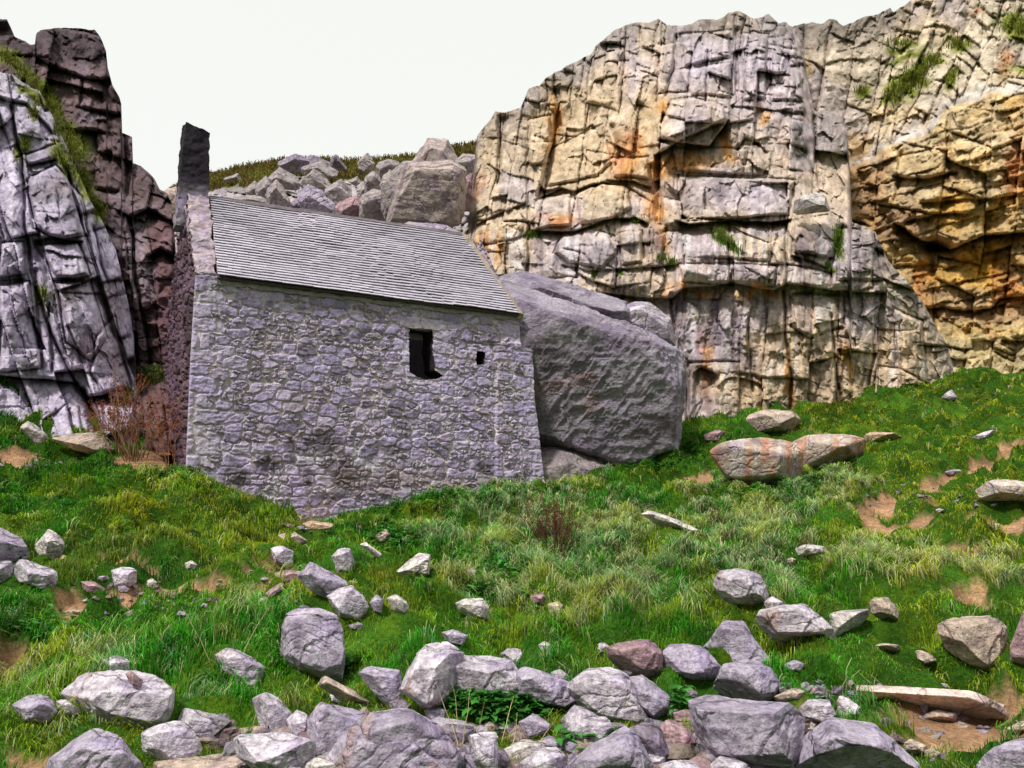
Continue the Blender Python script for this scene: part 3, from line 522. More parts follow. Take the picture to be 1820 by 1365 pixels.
def d5(px, py):
    px = px + fbm(px / 40, py / 40, o=3, seed=97) * 3; py = py + fbm(px / 40, py / 40, o=3, seed=98) * 3
    d = TP5(px, py); b1_, *_ = blocks(px, py, 95, 75, 51, rot=8, amp=.3, tilt=.6, g=.12); b2_, *_ = blocks(px, py, 45, 90, 52, rot=-6, amp=.4, tilt=.5, g=.2)
    lo = sm(py, 390, 440); d = d + b1_ * (1 - lo) + b2_ * lo
    for a in [([(64, 100), (100, 122), (150, 138), (195, 142)], .5, 10, .2), ([(135, 190), (170, 198), (215, 205)], .35, 8, .15), ([(140, 228), (205, 238)], .3, 6, .1), ([(230, 385), (262, 372), (312, 395)], .8, 22, .2), ([(262, 455), (285, 440), (310, 455)], 1.0, 14, .2), ([(170, 335), (210, 340)], .3, 8, .1), ([(235, 640), (310, 650)], .0, 8, 0)]:
        d = d + H(px, py, a[0], a[1], a[2], a[3], .2)
    for a in [([(145, 140), (140, 190)], .1, 10, .3, 1), ([(215, 235), (225, 300), (222, 350)], .5, 14, .3, 1), ([(235, 410), (240, 500), (262, 600), (268, 660)], .4, 14, .5, 1)]:
        d = d + V(px, py, *a[:4], a[4])
    st = sm(py, 675, 690) * -.5 + sm(py, 700, 712) * -.5
    return d + facets(px, py, 40, 34, 407, .2) + facets(px, py, 12, 12, 408, .07) + .1 * fbm(px / 12, py / 12, o=4, seed=18) + sm(px, 225, 245) * st
def c5f(px, py):
    wx = px + fbm(px / 25, py / 25, o=3, seed=27) * 12; wy = py + fbm(px / 25, py / 25, o=3, seed=28) * 12
    c = np.ones(px.shape + (3,)) * np.array([.145, .095, .10]); _, a1, a2, e = blocks(px, py, 85, 60, 51, rot=8)
    c = c * (.75 + .5 * a1)[..., None]; n = fbm(px / 25, py / 25, o=4, seed=65); c = mixc(c, .6 * sm(n, .1, .6), (.16, .12, .16))
    c = mixc(c, .7 * (1 - sm(wy, 95, 125)), (.045, .03, .04))
    c = mixc(c, .6 * blob(wx, wy, [(160, 215, 20, 8), (190, 345, 26, 10), (240, 440, 20, 50), (255, 500, 20, 40), (175, 420, 30, 40)]), (.30, .24, .28))
    c = mixc(c, .5 * sm(wx, 262, 280) * sm(wy, 380, 420), (.15, .06, .07))
    gr = blob(wx, wy, [(20, 110, 40, 14, 30), (60, 150, 40, 12, 40), (90, 190, 30, 12, 50), (130, 260, 30, 26, 50), (160, 360, 22, 50, -15), (175, 420, 14, 30), (0, 110, 30, 12), (270, 672, 34, 12), (110, 230, 20, 14)])
    c = mixc(c, 1.3 * gr, (.16, .18, .03))
    c = mixc(c, .9 * sm(wy, 800, 812) * sm(wx, 235, 250), (.40, .2, .08))
    return np.clip(c * (1 + .3 * fbm(px / 6, py / 6, o=3, seed=54))[..., None], .015, .8)
patch('cliff', -170, 318, 1.6, T5, BOT5, d5, c5f, M_CLIFF, 430, 'dark brown overhanging crag on the skyline left of the chapel', jag=2.5, back=3)

# --- far hillside behind the roof
T3 = [(230, 372), (290, 347), (320, 330), (371, 313), (430, 298), (465, 292), (500, 285), (560, 284), (640, 287), (700, 281), (750, 278), (800, 263), (845, 256), (900, 250)]
BOT3 = [(230, 480), (900, 480)]
def d3b(px, py):
    t = np.clip((interp(BOT3, px) - py) / (interp(BOT3, px) - interp(T3, px)), 0, 1); return 27 + 5 * t + 22 * t ** 2.2
def hmask(px, py):
    t = (py - interp(T3, px)); return sm(t + 26 * fbm(px / 35, py / 18, o=3, seed=73) + 12 * sm(px, 560, 660), 30, 42)
def d3(px, py):
    k = hmask(px, py); b, *_ = blocks(px, py, 24, 22, 74, rot=8, amp=1.0, tilt=1.4, g=.9, w=1.6)
    return d3b(px, py) - .5 * fbm(px / 22, py / 12, o=4, seed=71) + k * (b + facets(px, py, 10, 9, 75, .5) - .6)
def c3f(px, py):
    n = fbm(px / 18, py / 7, o=4, seed=72); c = np.ones(px.shape + (3,)) * np.array([.10, .085, .022])
    c = mixc(c, sm(n, .1, .5), (.14, .13, .03)); c = mixc(c, sm(-n, .1, .5) * .8, (.06, .045, .02))
    k = hmask(px, py); a1 = blocks(px, py, 24, 22, 74, rot=8)[1]; rk = np.array([.36, .32, .33]) * (.6 + .7 * a1)[..., None]
    return c * (1 - k[..., None]) + rk * k[..., None]
hill = patch('hill', 230, 900, 1.8, T3, BOT3, d3, c3f, M_SOIL, 160, 'brown grassy hillside strewn with boulders behind the roof', back=20, jag=2)
# ------------------------------------------------------------------ chapel
def stones(s, z, seed, su=.34, sv=.19, quoin=None):
    ws_ = s + .03 * fbm(s * 4, z * 4, o=2, seed=seed + 1) + .022 * fbm(s * 18, z * 18, o=2, seed=seed + 3); wz = z + .025 * fbm(s * 3, z * 3, o=2, seed=seed + 2) + .018 * fbm(s * 18, z * 18, o=2, seed=seed + 4)
    F1, F2, a, b, c, ox, oy = vor(ws_, wz, su * .95, sv, .72, seed, 5, True, .55)
    isq = np.zeros(s.shape, bool)
    if quoin is not None:
        K1, K2, ka, kb, kc, kx, ky = vor(ws_, wz, .60, .27, .4, seed + 60, 6, True, .15); isq = quoin < .30 + .24 * (np.floor(wz / .27) % 2)
        F1 = np.where(isq, K1, F1); F2 = np.where(isq, K2, F2); a = np.where(isq, .4 + .6 * ka, a); b = np.where(isq, kb * .5, b); c = np.where(isq, .5 + .5 * kc, c); ox = np.where(isq, kx * .4, ox); oy = np.where(isq, ky * .4, oy)
    G1, G2, ga, gb, gc, *_ = vor(ws_, wz, su * .42, sv * .5, .9, seed + 40, 2.4, True, .5)
    e = F2 - F1; small = (a < .34) & ~isq; e2 = np.minimum(e, (G2 - G1) * .8); e = np.where(small, e2, e)
    a = np.where(small, ga, a); b = np.where(small, gb, b); c = np.where(small, gc, c)
    m = sm(e, .02 + .06 * b, .09 + .10 * b)                       # 0 mortar .. 1 stone
    d = m * (.012 + .032 * b + .05 * (c - .5) * ox + .05 * (a - .6) * oy) + .011 * fbm(s * 9, z * 9, o=5, seed=seed + 5, g=.6) + .014 * m * ridged(s * 8 + b * 30, z * 12, s * 0, 3, seed + 6) - .014 * np.exp(-((e - .09) / .03) ** 2)
    st = np.array([.30, .25, .385]) * (.6 + .85 * a)[..., None]; st = mixc(st, .6 * (c > .72), (.43, .37, .48)); st = mixc(st, .5 * (b > .8), (.24, .19, .22)); st = mixc(st, .6 * (c < .10), (.12, .10, .15))
    mo = np.array([.44, .38, .39]) * (1 + .25 * fbm(s * 2, z * 2, o=3, seed=seed + 7))[..., None]
    return d, st * m[..., None] + mo * (1 - m[..., None]), m
chapel = empty('stone_chapel', tuple(A_ * [1, 1, 0] + np.array([0, 0, 1.6])))
tag(chapel, 'small rubble stone chapel with pale slate roof and a tall bellcote wedged between the cliffs', 'chapel')
def local(v): return np.asarray(v) - np.array(chapel.location)
LE = [wallhit(x, y) for x, y in [(347, 488), (338, 640), (330, 830), (329, 900)]]; LE = sorted([(float(z), float(s)) for s, z in LE])
RE = [wallhit(x, y) for x, y in [(921, 548), (926, 617), (946, 622), (949, 700), (968, 870), (971, 905)]]; RE = sorted([(float(z), float(s)) for s, z in RE])
def sl_(z): return interp(LE, z)
def sr_(z): return interp(RE, z)
def poly_in(x, y, poly):
    c = np.zeros(x.shape, bool); n = len(poly)
    for i in range(n):
        x1, y1 = poly[i]; x2, y2 = poly[(i + 1) % n]
        k = ((y1 > y) != (y2 > y)) & (x < (x2 - x1) * (y - y1) / ((y2 - y1) + 1e-12) + x1); c ^= k
    return c
WIN = [(727, 583), (768, 587), (770, 600), (768, 620), (771, 640), (773, 658), (788, 668), (775, 674), (755, 675), (742, 671), (727, 662)]
WIN2 = [(846, 624), (862, 626), (860, 648), (846, 649)]
def topoly(w): return [tuple(float(q) for q in wallhit(x, y)) for x, y in w]
w1, w2 = topoly(WIN), topoly(WIN2)
nu, nv_ = 600, 360; zz = np.linspace(.9, ZE + .06, nv_); U, Zg = np.meshgrid(np.linspace(0, 1, nu), zz)
S = sl_(Zg) + (sr_(Zg) - sl_(Zg)) * U
QW = np.full(S.shape, 9.)
for w in (w1, w2):
    a_ = np.array(w); x0_, x1_, y0_, y1_ = a_[:, 0].min(), a_[:, 0].max(), a_[:, 1].min(), a_[:, 1].max(); k_ = .8 if w is w1 else .4
    QW = np.minimum(QW, np.hypot(np.maximum(np.maximum(x0_ - S, S - x1_), 0), np.maximum(np.maximum(y0_ - Zg, Zg - y1_), 0) * 1.5) / k_ + .12)
dd, cc, mm = stones(S, Zg, 300, quoin=np.minimum(np.minimum(S - sl_(Zg), sr_(Zg) - S), QW))
butt = sm(S, 6.05, 6.12) * (1 - sm(Zg, ZE - .66, ZE - .60)); dd = dd + .05 * butt
dd = dd * sm(U, 0, .004) * (1 - sm(U, .996, 1))
pts = A_ * [1, 1, 0] + WU * S[..., None] - WN * dd[..., None]; pts[..., 2] = Zg
qx, qy, _ = project(pts); wx = qx + fbm(qx / 14, qy / 14, o=3, seed=301) * 9; wy = qy + fbm(qx / 14, qy / 14, o=3, seed=302) * 9
cc = cc * 1.32; cc = mixc(cc, .55 * blob(wx, wy, [(380, 520, 26, 20), (360, 780, 26, 60), (420, 800, 60, 10), (350, 840, 16, 20), (740, 574, 40, 6), (900, 690, 30, 20)]), (.52, .47, .52))
cc = mixc(cc, .8 * blob(wx, wy, [(497, 865, 9, 44), (560, 815, 32, 13), (636, 815, 12, 24), (480, 880, 14, 16), (590, 868, 40, 9), (660, 830, 14, 10), (735, 677, 14, 6), (570, 850, 10, 6)]), (.66, .63, .70))
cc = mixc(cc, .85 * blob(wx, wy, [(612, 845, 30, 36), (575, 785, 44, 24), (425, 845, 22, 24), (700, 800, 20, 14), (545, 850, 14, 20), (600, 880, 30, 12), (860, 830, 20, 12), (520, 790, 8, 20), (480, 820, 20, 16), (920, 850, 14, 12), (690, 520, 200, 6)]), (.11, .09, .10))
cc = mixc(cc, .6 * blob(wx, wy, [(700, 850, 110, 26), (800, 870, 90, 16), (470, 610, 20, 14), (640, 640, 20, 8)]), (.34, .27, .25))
keep = np.ones((nv_ - 1) * (nu - 1), bool)
sc_ = (S[:-1, :-1] + S[1:, 1:]) / 2; zc_ = (Zg[:-1, :-1] + Zg[1:, 1:]) / 2
for w in (w1, w2): keep &= ~poly_in(sc_, zc_, w).ravel()
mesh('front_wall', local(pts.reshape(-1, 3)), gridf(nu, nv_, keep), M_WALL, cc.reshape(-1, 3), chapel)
def W3(s, t, z): p = A_ * [1, 1, 0] + WU * s + WN * t; p[2] = z; return p
def dispbox(name, C8, res, amp, freq, m, colf, parent=chapel, loc=None):
    """closed block from 8 corners (bottom ring then top ring) with rough faces"""
    C8 = np.array(C8, float); V_ = []; Fc = []; o = 0
    for a, b, c, d in ((0, 1, 5, 4), (1, 2, 6, 5), (2, 3, 7, 6), (3, 0, 4, 7), (4, 5, 6, 7), (3, 2, 1, 0)):
        nu = max(2, int(np.linalg.norm(C8[b] - C8[a]) / res) + 1); nv = max(2, int(np.linalg.norm(C8[d] - C8[a]) / res) + 1)
        nu = min(nu, 500); nv = min(nv, 300)
        u, v = np.meshgrid(np.linspace(0, 1, nu), np.linspace(0, 1, nv)); u = u[..., None]; v = v[..., None]
        p = (C8[a] * (1 - u) + C8[b] * u) * (1 - v) + (C8[d] * (1 - u) + C8[c] * u) * v
        V_.append(p.reshape(-1, 3)); Fc.append(gridf(nu, nv) + o); o += nu * nv
    V_ = np.concatenate(V_); x, y, z = (V_ * freq).T
    D = np.stack([fbm(x, y, z, 4, 1), fbm(x, y, z, 4, 2), fbm(x, y, z, 4, 3)], -1) * amp
    Vd = V_ + D
    return mesh(name, local(Vd) if parent is chapel else Vd - loc, Fc, m, colf(V_), parent)
def reveal(name, w, depth):
    c = np.mean(w, 0); ring = []; n = 0; P_ = []
    for i in range(len(w)):
        a, b = np.array(w[i]), np.array(w[(i + 1) % len(w)])
        for k in range(6): P_.append(a + (b - a) * k / 6)
    P_ = np.array(P_); n = len(P_); L_ = 14; V_ = []; C_ = []
    for j in range(L_):
        q = c + (P_ - c) * (1.03 + .0 * j); t = -.005 + depth * j / (L_ - 1)
        s_ = q[:, 0] + .02 * fbm(q[:, 0] * 9, q[:, 1] * 9, np.full(n, t * 9), 3, 8); z_ = q[:, 1] + .02 * fbm(q[:, 0] * 9, q[:, 1] * 9, np.full(n, t * 9), 3, 9)
        p = A_ * [1, 1, 0] + WU * s_[:, None] + WN * t; p[:, 2] = z_; V_.append(p); C_.append(np.tile([.03, .022, .025], (n, 1)) * (1 + .3 * fbm(s_ * 8, z_ * 8, np.full(n, t * 8), 3, 3))[:, None])  # near-black stone colour paints in the shade inside the opening
    f = np.array([[j * n + i, j * n + (i + 1) % n, (j + 1) * n + (i + 1) % n, (j + 1) * n + i] for j in range(L_ - 1) for i in range(n)])
    return mesh(name, local(np.concatenate(V_)), f, M_WALL, np.concatenate(C_), chapel)
dispbox('lintel', [W3(w1[0][0] - .14, -.035, w1[0][1] + .005), W3(w1[1][0] + .16, -.035, w1[1][1] + .01), W3(w1[1][0] + .16, .2, w1[1][1] + .01), W3(w1[0][0] - .14, .2, w1[0][1] + .005), W3(w1[0][0] - .12, -.03, w1[0][1] + .13), W3(w1[1][0] + .15, -.03, w1[1][1] + .12), W3(w1[1][0] + .15, .2, w1[1][1] + .12), W3(w1[0][0] - .12, .2, w1[0][1] + .13)], .02, .02, 7, M_WALL, lambda V_: np.tile([.40, .35, .40], (len(V_), 1)))
reveal('window', w1, .55)['label'] = 'tall dark window opening with a broken stone sill'; reveal('window', w2, .5)['label'] = 'tiny square window opening'
# west gable (seen edge-on at the left) and the far gable and back wall that close the room
TR = float((RL - A_) @ WN); DP = 3.7
def gable(name, west=True):
    t = np.linspace(0, DP, 200); topz = np.where(t < TR, ZE + (ZR + .12 - ZE) * t / TR, ZR + .12 - (ZR - ZE) * (t - TR) / (DP - TR))
    v = np.linspace(0, 1, 300); T, V_ = np.meshgrid(t, v); Z = .9 + (topz[None] - .9) * V_
    d, c, m = stones(T, Z, 310 if west else 320, .32, .17)
    s = (sl_(Z) + .004 - d * 1.6 * sm(T, 0, .03)) if west else (6.62 + d)
    p = A_ * [1, 1, 0] + WU * s[..., None] + WN * T[..., None]; p[..., 2] = Z
    if west:
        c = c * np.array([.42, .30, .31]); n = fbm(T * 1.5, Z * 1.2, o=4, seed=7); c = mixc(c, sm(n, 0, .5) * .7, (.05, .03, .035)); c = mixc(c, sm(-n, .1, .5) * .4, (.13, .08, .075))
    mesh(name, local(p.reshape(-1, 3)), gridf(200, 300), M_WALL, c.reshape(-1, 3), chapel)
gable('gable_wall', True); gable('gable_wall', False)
def q4(name, P4, m, col, parent=chapel, sub=1):
    return mesh(name, local(np.array(P4)), np.array([[0, 1, 2, 3]]), m, np.tile(col, (4, 1)), parent)
def W3(s, t, z): p = A_ * [1, 1, 0] + WU * s + WN * t; p[2] = z; return p
q4('back_wall', [W3(0, DP, .5), W3(6.6, DP, .5), W3(6.6, DP, ZE), W3(0, DP, ZE)], M_WALL, (.25, .22, .25))
q4('back_roof', [W3(.3, TR, ZR), W3(6.5, TR, ZR), W3(6.6, DP + .15, ZE), W3(0, DP + .15, ZE)], M_SLATE, (.4, .38, .42))
q4('floor', [W3(0.1, 0.1, 1.2), W3(6.5, .1, 1.2), W3(6.5, DP - .1, 1.2), W3(0.1, DP - .1, 1.2)], M_WALL, (.15, .12, .1))
def cop(V_):
    n = fbm(V_[:, 0] * 3, V_[:, 1] * 3, V_[:, 2] * 3, 4, 5); s_ = (V_ - A_) @ WU; t_ = (V_ - A_) @ WN; c = stones(s_ * 1.0, V_[:, 2] * .7 + t_ * .7, 340, .3, .3)[1] * [1.15, 1.05, .98]; c = mixc(c, .35 + 0 * n, (.34, .29, .33)); c = mixc(c, sm(n, .1, .5) * .5, (.44, .39, .40)); return mixc(c, sm(-n, .2, .5) * .6, (.22, .17, .20))
EL = W3(.36, -.16, ZE - .02); ER = PZ(921, 560, ZE - .02 + 0 * 1.0)
sE = float((ER - A_) @ WU); ER = W3(sE, -.16, ZE - .02)
sl2 = float((RL - A_) @ WU); sr2 = float((RR - A_) @ WU); RL2 = W3(sl2 + .05, TR, ZR); RR2 = W3(sr2, float((RR - A_) @ WN), ZR)
# raised coping on the west gable
dispbox('gable_coping', [W3(.0, .01, ZE - .34), W3(.36, .01, ZE - .34), W3(.42, TR, ZR - .25), W3(-.04, TR, ZR - .25), W3(.0, .0, ZE + .05), W3(.35, .0, ZE + .05), W3(.38, TR, ZR + .14), W3(-.04, TR, ZR + .14)], .02, .05, 7, M_WALL, cop)
# bellcote
zt = float(P(345, 232, 15.9)[2])
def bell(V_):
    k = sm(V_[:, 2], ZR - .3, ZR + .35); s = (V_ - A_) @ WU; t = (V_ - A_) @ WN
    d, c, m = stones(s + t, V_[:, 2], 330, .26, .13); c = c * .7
    return mixc(c, .97 * k, (.012, .008, .014))  # upper part painted near-black: its backlit silhouette is put into the colour
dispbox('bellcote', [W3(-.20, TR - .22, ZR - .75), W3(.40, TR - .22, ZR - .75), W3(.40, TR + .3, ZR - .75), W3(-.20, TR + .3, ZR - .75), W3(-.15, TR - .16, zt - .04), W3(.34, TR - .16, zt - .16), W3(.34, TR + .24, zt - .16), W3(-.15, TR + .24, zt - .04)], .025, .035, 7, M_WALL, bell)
# slates
rng = np.random.default_rng(5)
def roof_slates():
    n = 31; V_ = []; Fc = []; C_ = []
    nrm = np.cross(ER - EL, RL2 - EL); nrm /= np.linalg.norm(nrm)
    if nrm[2] < 0: nrm = -nrm
    for i in range(n):
        p0 = i / n; p1 = min((i + 1.3) / n, 1.0)
        a0 = EL + (RL2 - EL) * p0; b0 = ER + (RR2 - ER) * p0; a1 = EL + (RL2 - EL) * p1; b1 = ER + (RR2 - ER) * p1
        L_ = np.linalg.norm(b0 - a0); x = -rng.random() * .2; sag = .018 * math.sin(i * 1.7)
        while x < L_:
            w = rng.uniform(.16, .34); e0 = max(x, 0) / L_; e1 = min(x + w - .006, L_) / L_; x += w
            if e1 <= e0 + .004: continue
            th = rng.uniform(.016, .022); lift = rng.uniform(.020, .026); dj = (a1 - a0) * rng.uniform(-.05, .05)
            q = [a0 + (b0 - a0) * e0 + dj, a0 + (b0 - a0) * e1 + dj, a1 + (b1 - a1) * e1, a1 + (b1 - a1) * e0]
            sg = .03 * fbm(np.array([e0 * 5]), np.array([p0 * 4]), o=2, seed=6)[0]
            o = len(V_)
            for k, qq in enumerate(q): V_.append(qq + nrm * ((lift if k < 2 else -.018) + sg))
            for k, qq in enumerate(q): V_.append(qq + nrm * ((lift + th if k < 2 else 0.004) + sg))
            Fc += [[o + 4, o + 5, o + 6, o + 7], [o, o + 1, o + 5, o + 4], [o + 1, o + 2, o + 6, o + 5], [o + 3, o, o + 4, o + 7]]
            g = rng.uniform(.94, 1.05) * (1 + .12 * fbm(np.array([e0 * 3]), np.array([p0 * 3]), o=2, seed=3)[0]); c = np.array([.49, .45, .53]) * g
            if rng.random() < .05: c = c * .82
            C_ += [c] * 8
    return mesh('roof', local(np.array(V_)), np.array(Fc), M_SLATE, np.array(C_), chapel, smooth=False), nrm
roof, RN = roof_slates()
dk = lambda V_: np.tile([.10, .07, .08], (len(V_), 1))
dispbox('roof_boarding', [EL - RN * .055, ER - RN * .055, RR2 - RN * .055, RL2 - RN * .055, EL - RN * .024, ER - RN * .024, RR2 - RN * .024, RL2 - RN * .024], .2, .004, 2, M_WALL, dk)
up_ = np.array([0, 0, .03])
dispbox('ridge', [RL2 - WN * .10 - up_ * 2, RR2 - WN * .10 - up_ * 2, RR2 + WN * .12 - up_ * 2, RL2 + WN * .12 - up_ * 2, RL2 - WN * .05 + up_, RR2 - WN * .05 + up_, RR2 + WN * .08 + up_, RL2 + WN * .08 + up_], .04, .012, 6, M_WALL, lambda V_: np.tile([.17, .14, .16], (len(V_), 1)))
vg = lambda V_: mixc(np.tile([.36, .29, .22], (len(V_), 1)), sm(fbm(V_[:, 0] * 4, V_[:, 1] * 4, V_[:, 2] * 4, 3, 4), 0, .5) * .6, (.30, .27, .32))
dispbox('verge', [ER - RN * .12 - WU * .02, ER - RN * .12 + WU * .13, RR2 - RN * .12 + WU * .22, RR2 - RN * .12 - WU * .02, ER + RN * .03, ER + RN * .01 + WU * .10, RR2 + RN * .02 + WU * .18, RR2 + RN * .04], .03, .03, 7, M_WALL, vg)
dispbox('eaves_course', [W3(.36, -.05, ZE - .14), W3(6.7, -.05, ZE - .14), W3(6.7, .1, ZE - .14), W3(.36, .1, ZE - .14), W3(.36, -.06, ZE - .06), W3(6.7, -.06, ZE - .06), W3(6.7, .1, ZE - .03), W3(.36, .1, ZE - .03)], .03, .03, 9, M_WALL, lambda V_: np.tile([.30, .26, .27], (len(V_), 1)))

# ------------------------------------------------------------------ boulders
ICO = {}
def ico(l):
    if l not in ICO:
        if l == 0:
            p = (1 + 5 ** .5) / 2; v = np.array([(-1, p, 0), (1, p, 0), (-1, -p, 0), (1, -p, 0), (0, -1, p), (0, 1, p), (0, -1, -p), (0, 1, -p), (p, 0, -1), (p, 0, 1), (-p, 0, -1), (-p, 0, 1)], float)
            v /= np.linalg.norm(v[0])
            f = np.array([(0, 11, 5), (0, 5, 1), (0, 1, 7), (0, 7, 10), (0, 10, 11), (1, 5, 9), (5, 11, 4), (11, 10, 2), (10, 7, 6), (7, 1, 8), (3, 9, 4), (3, 4, 2), (3, 2, 6), (3, 6, 8), (3, 8, 9), (4, 9, 5), (2, 4, 11), (6, 2, 10), (8, 6, 7), (9, 8, 1)])
        else:
            v, f = ico(l - 1); n = len(v); e = np.sort(np.concatenate([f[:, [0, 1]], f[:, [1, 2]], f[:, [2, 0]]]), 1)
            k = e[:, 0] * n + e[:, 1]; uq, inv = np.unique(k, return_inverse=True); inv = inv.ravel()
            m = v[uq // n] + v[uq % n]; m /= np.linalg.norm(m, axis=1)[:, None]; v = np.concatenate([v, m]); T = len(f)
            a, b, c = inv[:T] + n, inv[T:2 * T] + n, inv[2 * T:] + n
            f = np.concatenate([np.c_[f[:, 0], a, c], np.c_[f[:, 1], b, a], np.c_[f[:, 2], c, b], np.c_[a, b, c]])
        ICO[l] = (v, f)
    return ICO[l]
TINT = {'x': (.40, .335, .31), 'G': (.50, .445, .53), 's': (.62, .50, .44), 'g': (.37, .325, .40), 'p': (.50, .455, .50), 'b': (.36, .24, .25), 'o': (.50, .36, .24), 'd': (.24, .20, .25), 't': (.46, .37, .30), 'w': (.58, .54, .50), 'h': (.33, .29, .28)}
RI = [0]; ROCKS = []
def hull2(p):
    p = sorted(set(map(tuple, p))); 
    def half(ps):
        h = []
        for q in ps:
            while len(h) > 1 and (h[-1][0] - h[-2][0]) * (q[1] - h[-2][1]) - (h[-1][1] - h[-2][1]) * (q[0] - h[-2][0]) <= 0: h.pop()
            h.append(q)
        return h[:-1]
    return np.array(half(p) + half(p[::-1]))
CAMP = np.array([0, 0, CZ])
def rock(spec, label, tint='g', Y=None, thick=.8, amp=.034, group='fallen limestone boulders on the slope', name='boulder', cat='boulder', m=None, lvl=None, pw=120, top=.56, extra=None, sink=.0, rough=0, stain=None, front=None):
    RI[0] += 1; rg = np.random.default_rng(1000 + RI[0])
    pts = np.array([[float(q) for q in a.split(',')] for a in spec.split()]); hp = hull2(pts)
    if Y is None: g_ = hp.mean(0); hp = g_ + (hp - g_) * (1.12 if hp[:, 1].max() > 1150 else 1.07)
    x0, y0 = hp.min(0); x1, y1 = hp.max(0); cx = (hp[:, 0].mean() + (x0 + x1) / 2) / 2; cy = (hp[:, 1].mean() + (y0 + y1) / 2) / 2
    lowx = hp[hp[:, 1] > y1 - .2 * (y1 - y0) - 1][:, 0].mean()
    if Y is None:
        Yg = ghit(lowx, min(y1 - 1, 1500)); Yc = None
    else: Yg = Y
    Wm = (x1 - x0) / F * Yg; Hm = (y1 - y0) / F * Yg; dep = thick * .5 * (Wm * Hm) ** .5 if thick > 0 else -thick
    Yc = Yg + dep * .45 if Y is None else Yg
    C = P(cx, cy, Yc); fw = (C - CAMP) / np.linalg.norm(C - CAMP); rt = np.cross(fw, [0, 0, 1]); rt /= np.linalg.norm(rt); up = np.cross(rt, fw)
    N_, H_ = [], []
    E3 = P(hp[:, 0], hp[:, 1], Yc); nn = len(hp); Cc = C
    for i in range(nn):
        a, b = E3[i], E3[(i + 1) % nn]; n = np.cross(a - CAMP, b - CAMP); n /= np.linalg.norm(n)
        if n @ (C - a) > 0: n = -n
        for sg in (-1, 1):
            tl = rg.uniform(.12, .5); m_ = n + sg * fw * tl; m_ /= np.linalg.norm(m_); N_.append(m_); H_.append(m_ @ (a - C))
    a_, b_, c_ = Wm / 2, Hm / 2, dep
    def add(r, u, f, k):
        v = np.array([r, u, f], float); v /= np.linalg.norm(v); lat = max((E3 - C) @ (rt * v[0] + up * v[1])); sup = lat + c_ * abs(v[2]) * .8
        N_.append(rt * v[0] + up * v[1] + fw * v[2]); H_.append(sup * k)
    add(rg.uniform(-.3, .3), .9, -rg.uniform(.3, .55), top * rg.uniform(1.1, 1.35))
    if front: 
        for fr in front: add(*fr)
    else:
        add(rg.uniform(-.5, .5), rg.uniform(-.5, -.05), -1, rg.uniform(.72, .92)); add(rg.choice([-1, 1]) * rg.uniform(.5, 1), rg.uniform(-.5, .1), -.8, rg.uniform(.65, .85)); add(rg.uniform(-.8, .8), -.6, -.7, rg.uniform(.75, .95))
        if rg.random() < .6: add(rg.uniform(-1, 1), rg.uniform(.2, .9), -.7, rg.uniform(.68, .85))
    for _ in range(2):
        t_ = rg.uniform(0, 6.28); add(math.cos(t_), math.sin(t_), -rg.uniform(.2, 1.4), rg.uniform(.84, .97))
    add(0, .1, 1, 1.0); add(rg.uniform(-.6, .6), .5, .8, .9)
    N_ = np.array(N_); H_ = np.maximum(np.array(H_), .02 * Wm)
    size = max(x1 - x0, y1 - y0); l = lvl or (6 if size > 105 else 5 if size > 42 else 4 if size > 16 else 3)
    D, f = ico(l); k = np.clip((D @ N_.T) / H_, 1e-6, None)
    mx = k.max(1); r = 1 / (mx * ((k / mx[:, None]) ** pw).sum(1) ** (1 / pw)); r = r * 1.03
    V_ = D * r[:, None]; sc = 1.0 / max(.15, (Wm * Hm) ** .5); o3 = rg.random(3) * 50
    q = V_ * sc * 1.6 + o3; n1_ = fbm(q[:, 0], q[:, 1], q[:, 2], 5, 3); q = V_ * sc * 3.2 + o3; n2_ = ridged(q[:, 0], q[:, 1], q[:, 2] * 1.6, 4, 6)
    ax = rg.normal(size=3); ax[2] += 1.5; ax /= np.linalg.norm(ax); bed = V_ @ ax * sc * rg.uniform(4, 8) + n1_ * 1.2; bn = np.abs((bed % 1) - .5) * 2; bedm = np.exp(-(bn / .18) ** 2)
    A = 1 / sc * amp; V_ = V_ + D * (A * (1.1 * n1_ + .55 * n2_) - A * .5 * bedm * sm(n1_, -.2, .3))[:, None]
    if rough:
        x_, y_, z_ = (V_ + o3).T; y2 = z_ * .8 + x_ * .5; z2 = z_ * .6 - x_ * .8
        V_ = V_ + D * (rough * (ridged(x_ * 2.2, y_ * 2.2, z_ * 3.5, 3, 9) + .8 * ridged(z2 * 6, y2 * 3.2, y_ * 5, 3, 12)))[:, None]
    tc_ = np.array(TINT[tint]) * rg.uniform(.95, 1.24); c = np.tile(tc_, (len(V_), 1)); c = mixc(c, .5 * sm(n1_, .15, .5), tc_ * [1.25, 1.2, 1.2]); c = mixc(c, .6 * sm(n2_, .3, .75), tc_ * [.45, .38, .48])
    if stain is not None: c = stain(V_ + C, c)
    if tint in 'gpd' and rg.random() < .45:
        q = V_ * sc * 2 + 9; c = mixc(c, .5 * sm(fbm(q[:, 0], q[:, 1], q[:, 2], 3, 8), .2, .5), (.42, .25, .17))
    o = mesh(name, V_, f, m or M_ROCK, c); o.location = C - np.array([0, 0, sink]); ROCKS.append((C[0], C[1], Wm / 2, dep))
    if Y is None: o.location.z -= .05 * Hm
    tag(o, label, cat, group); return o
R = rock
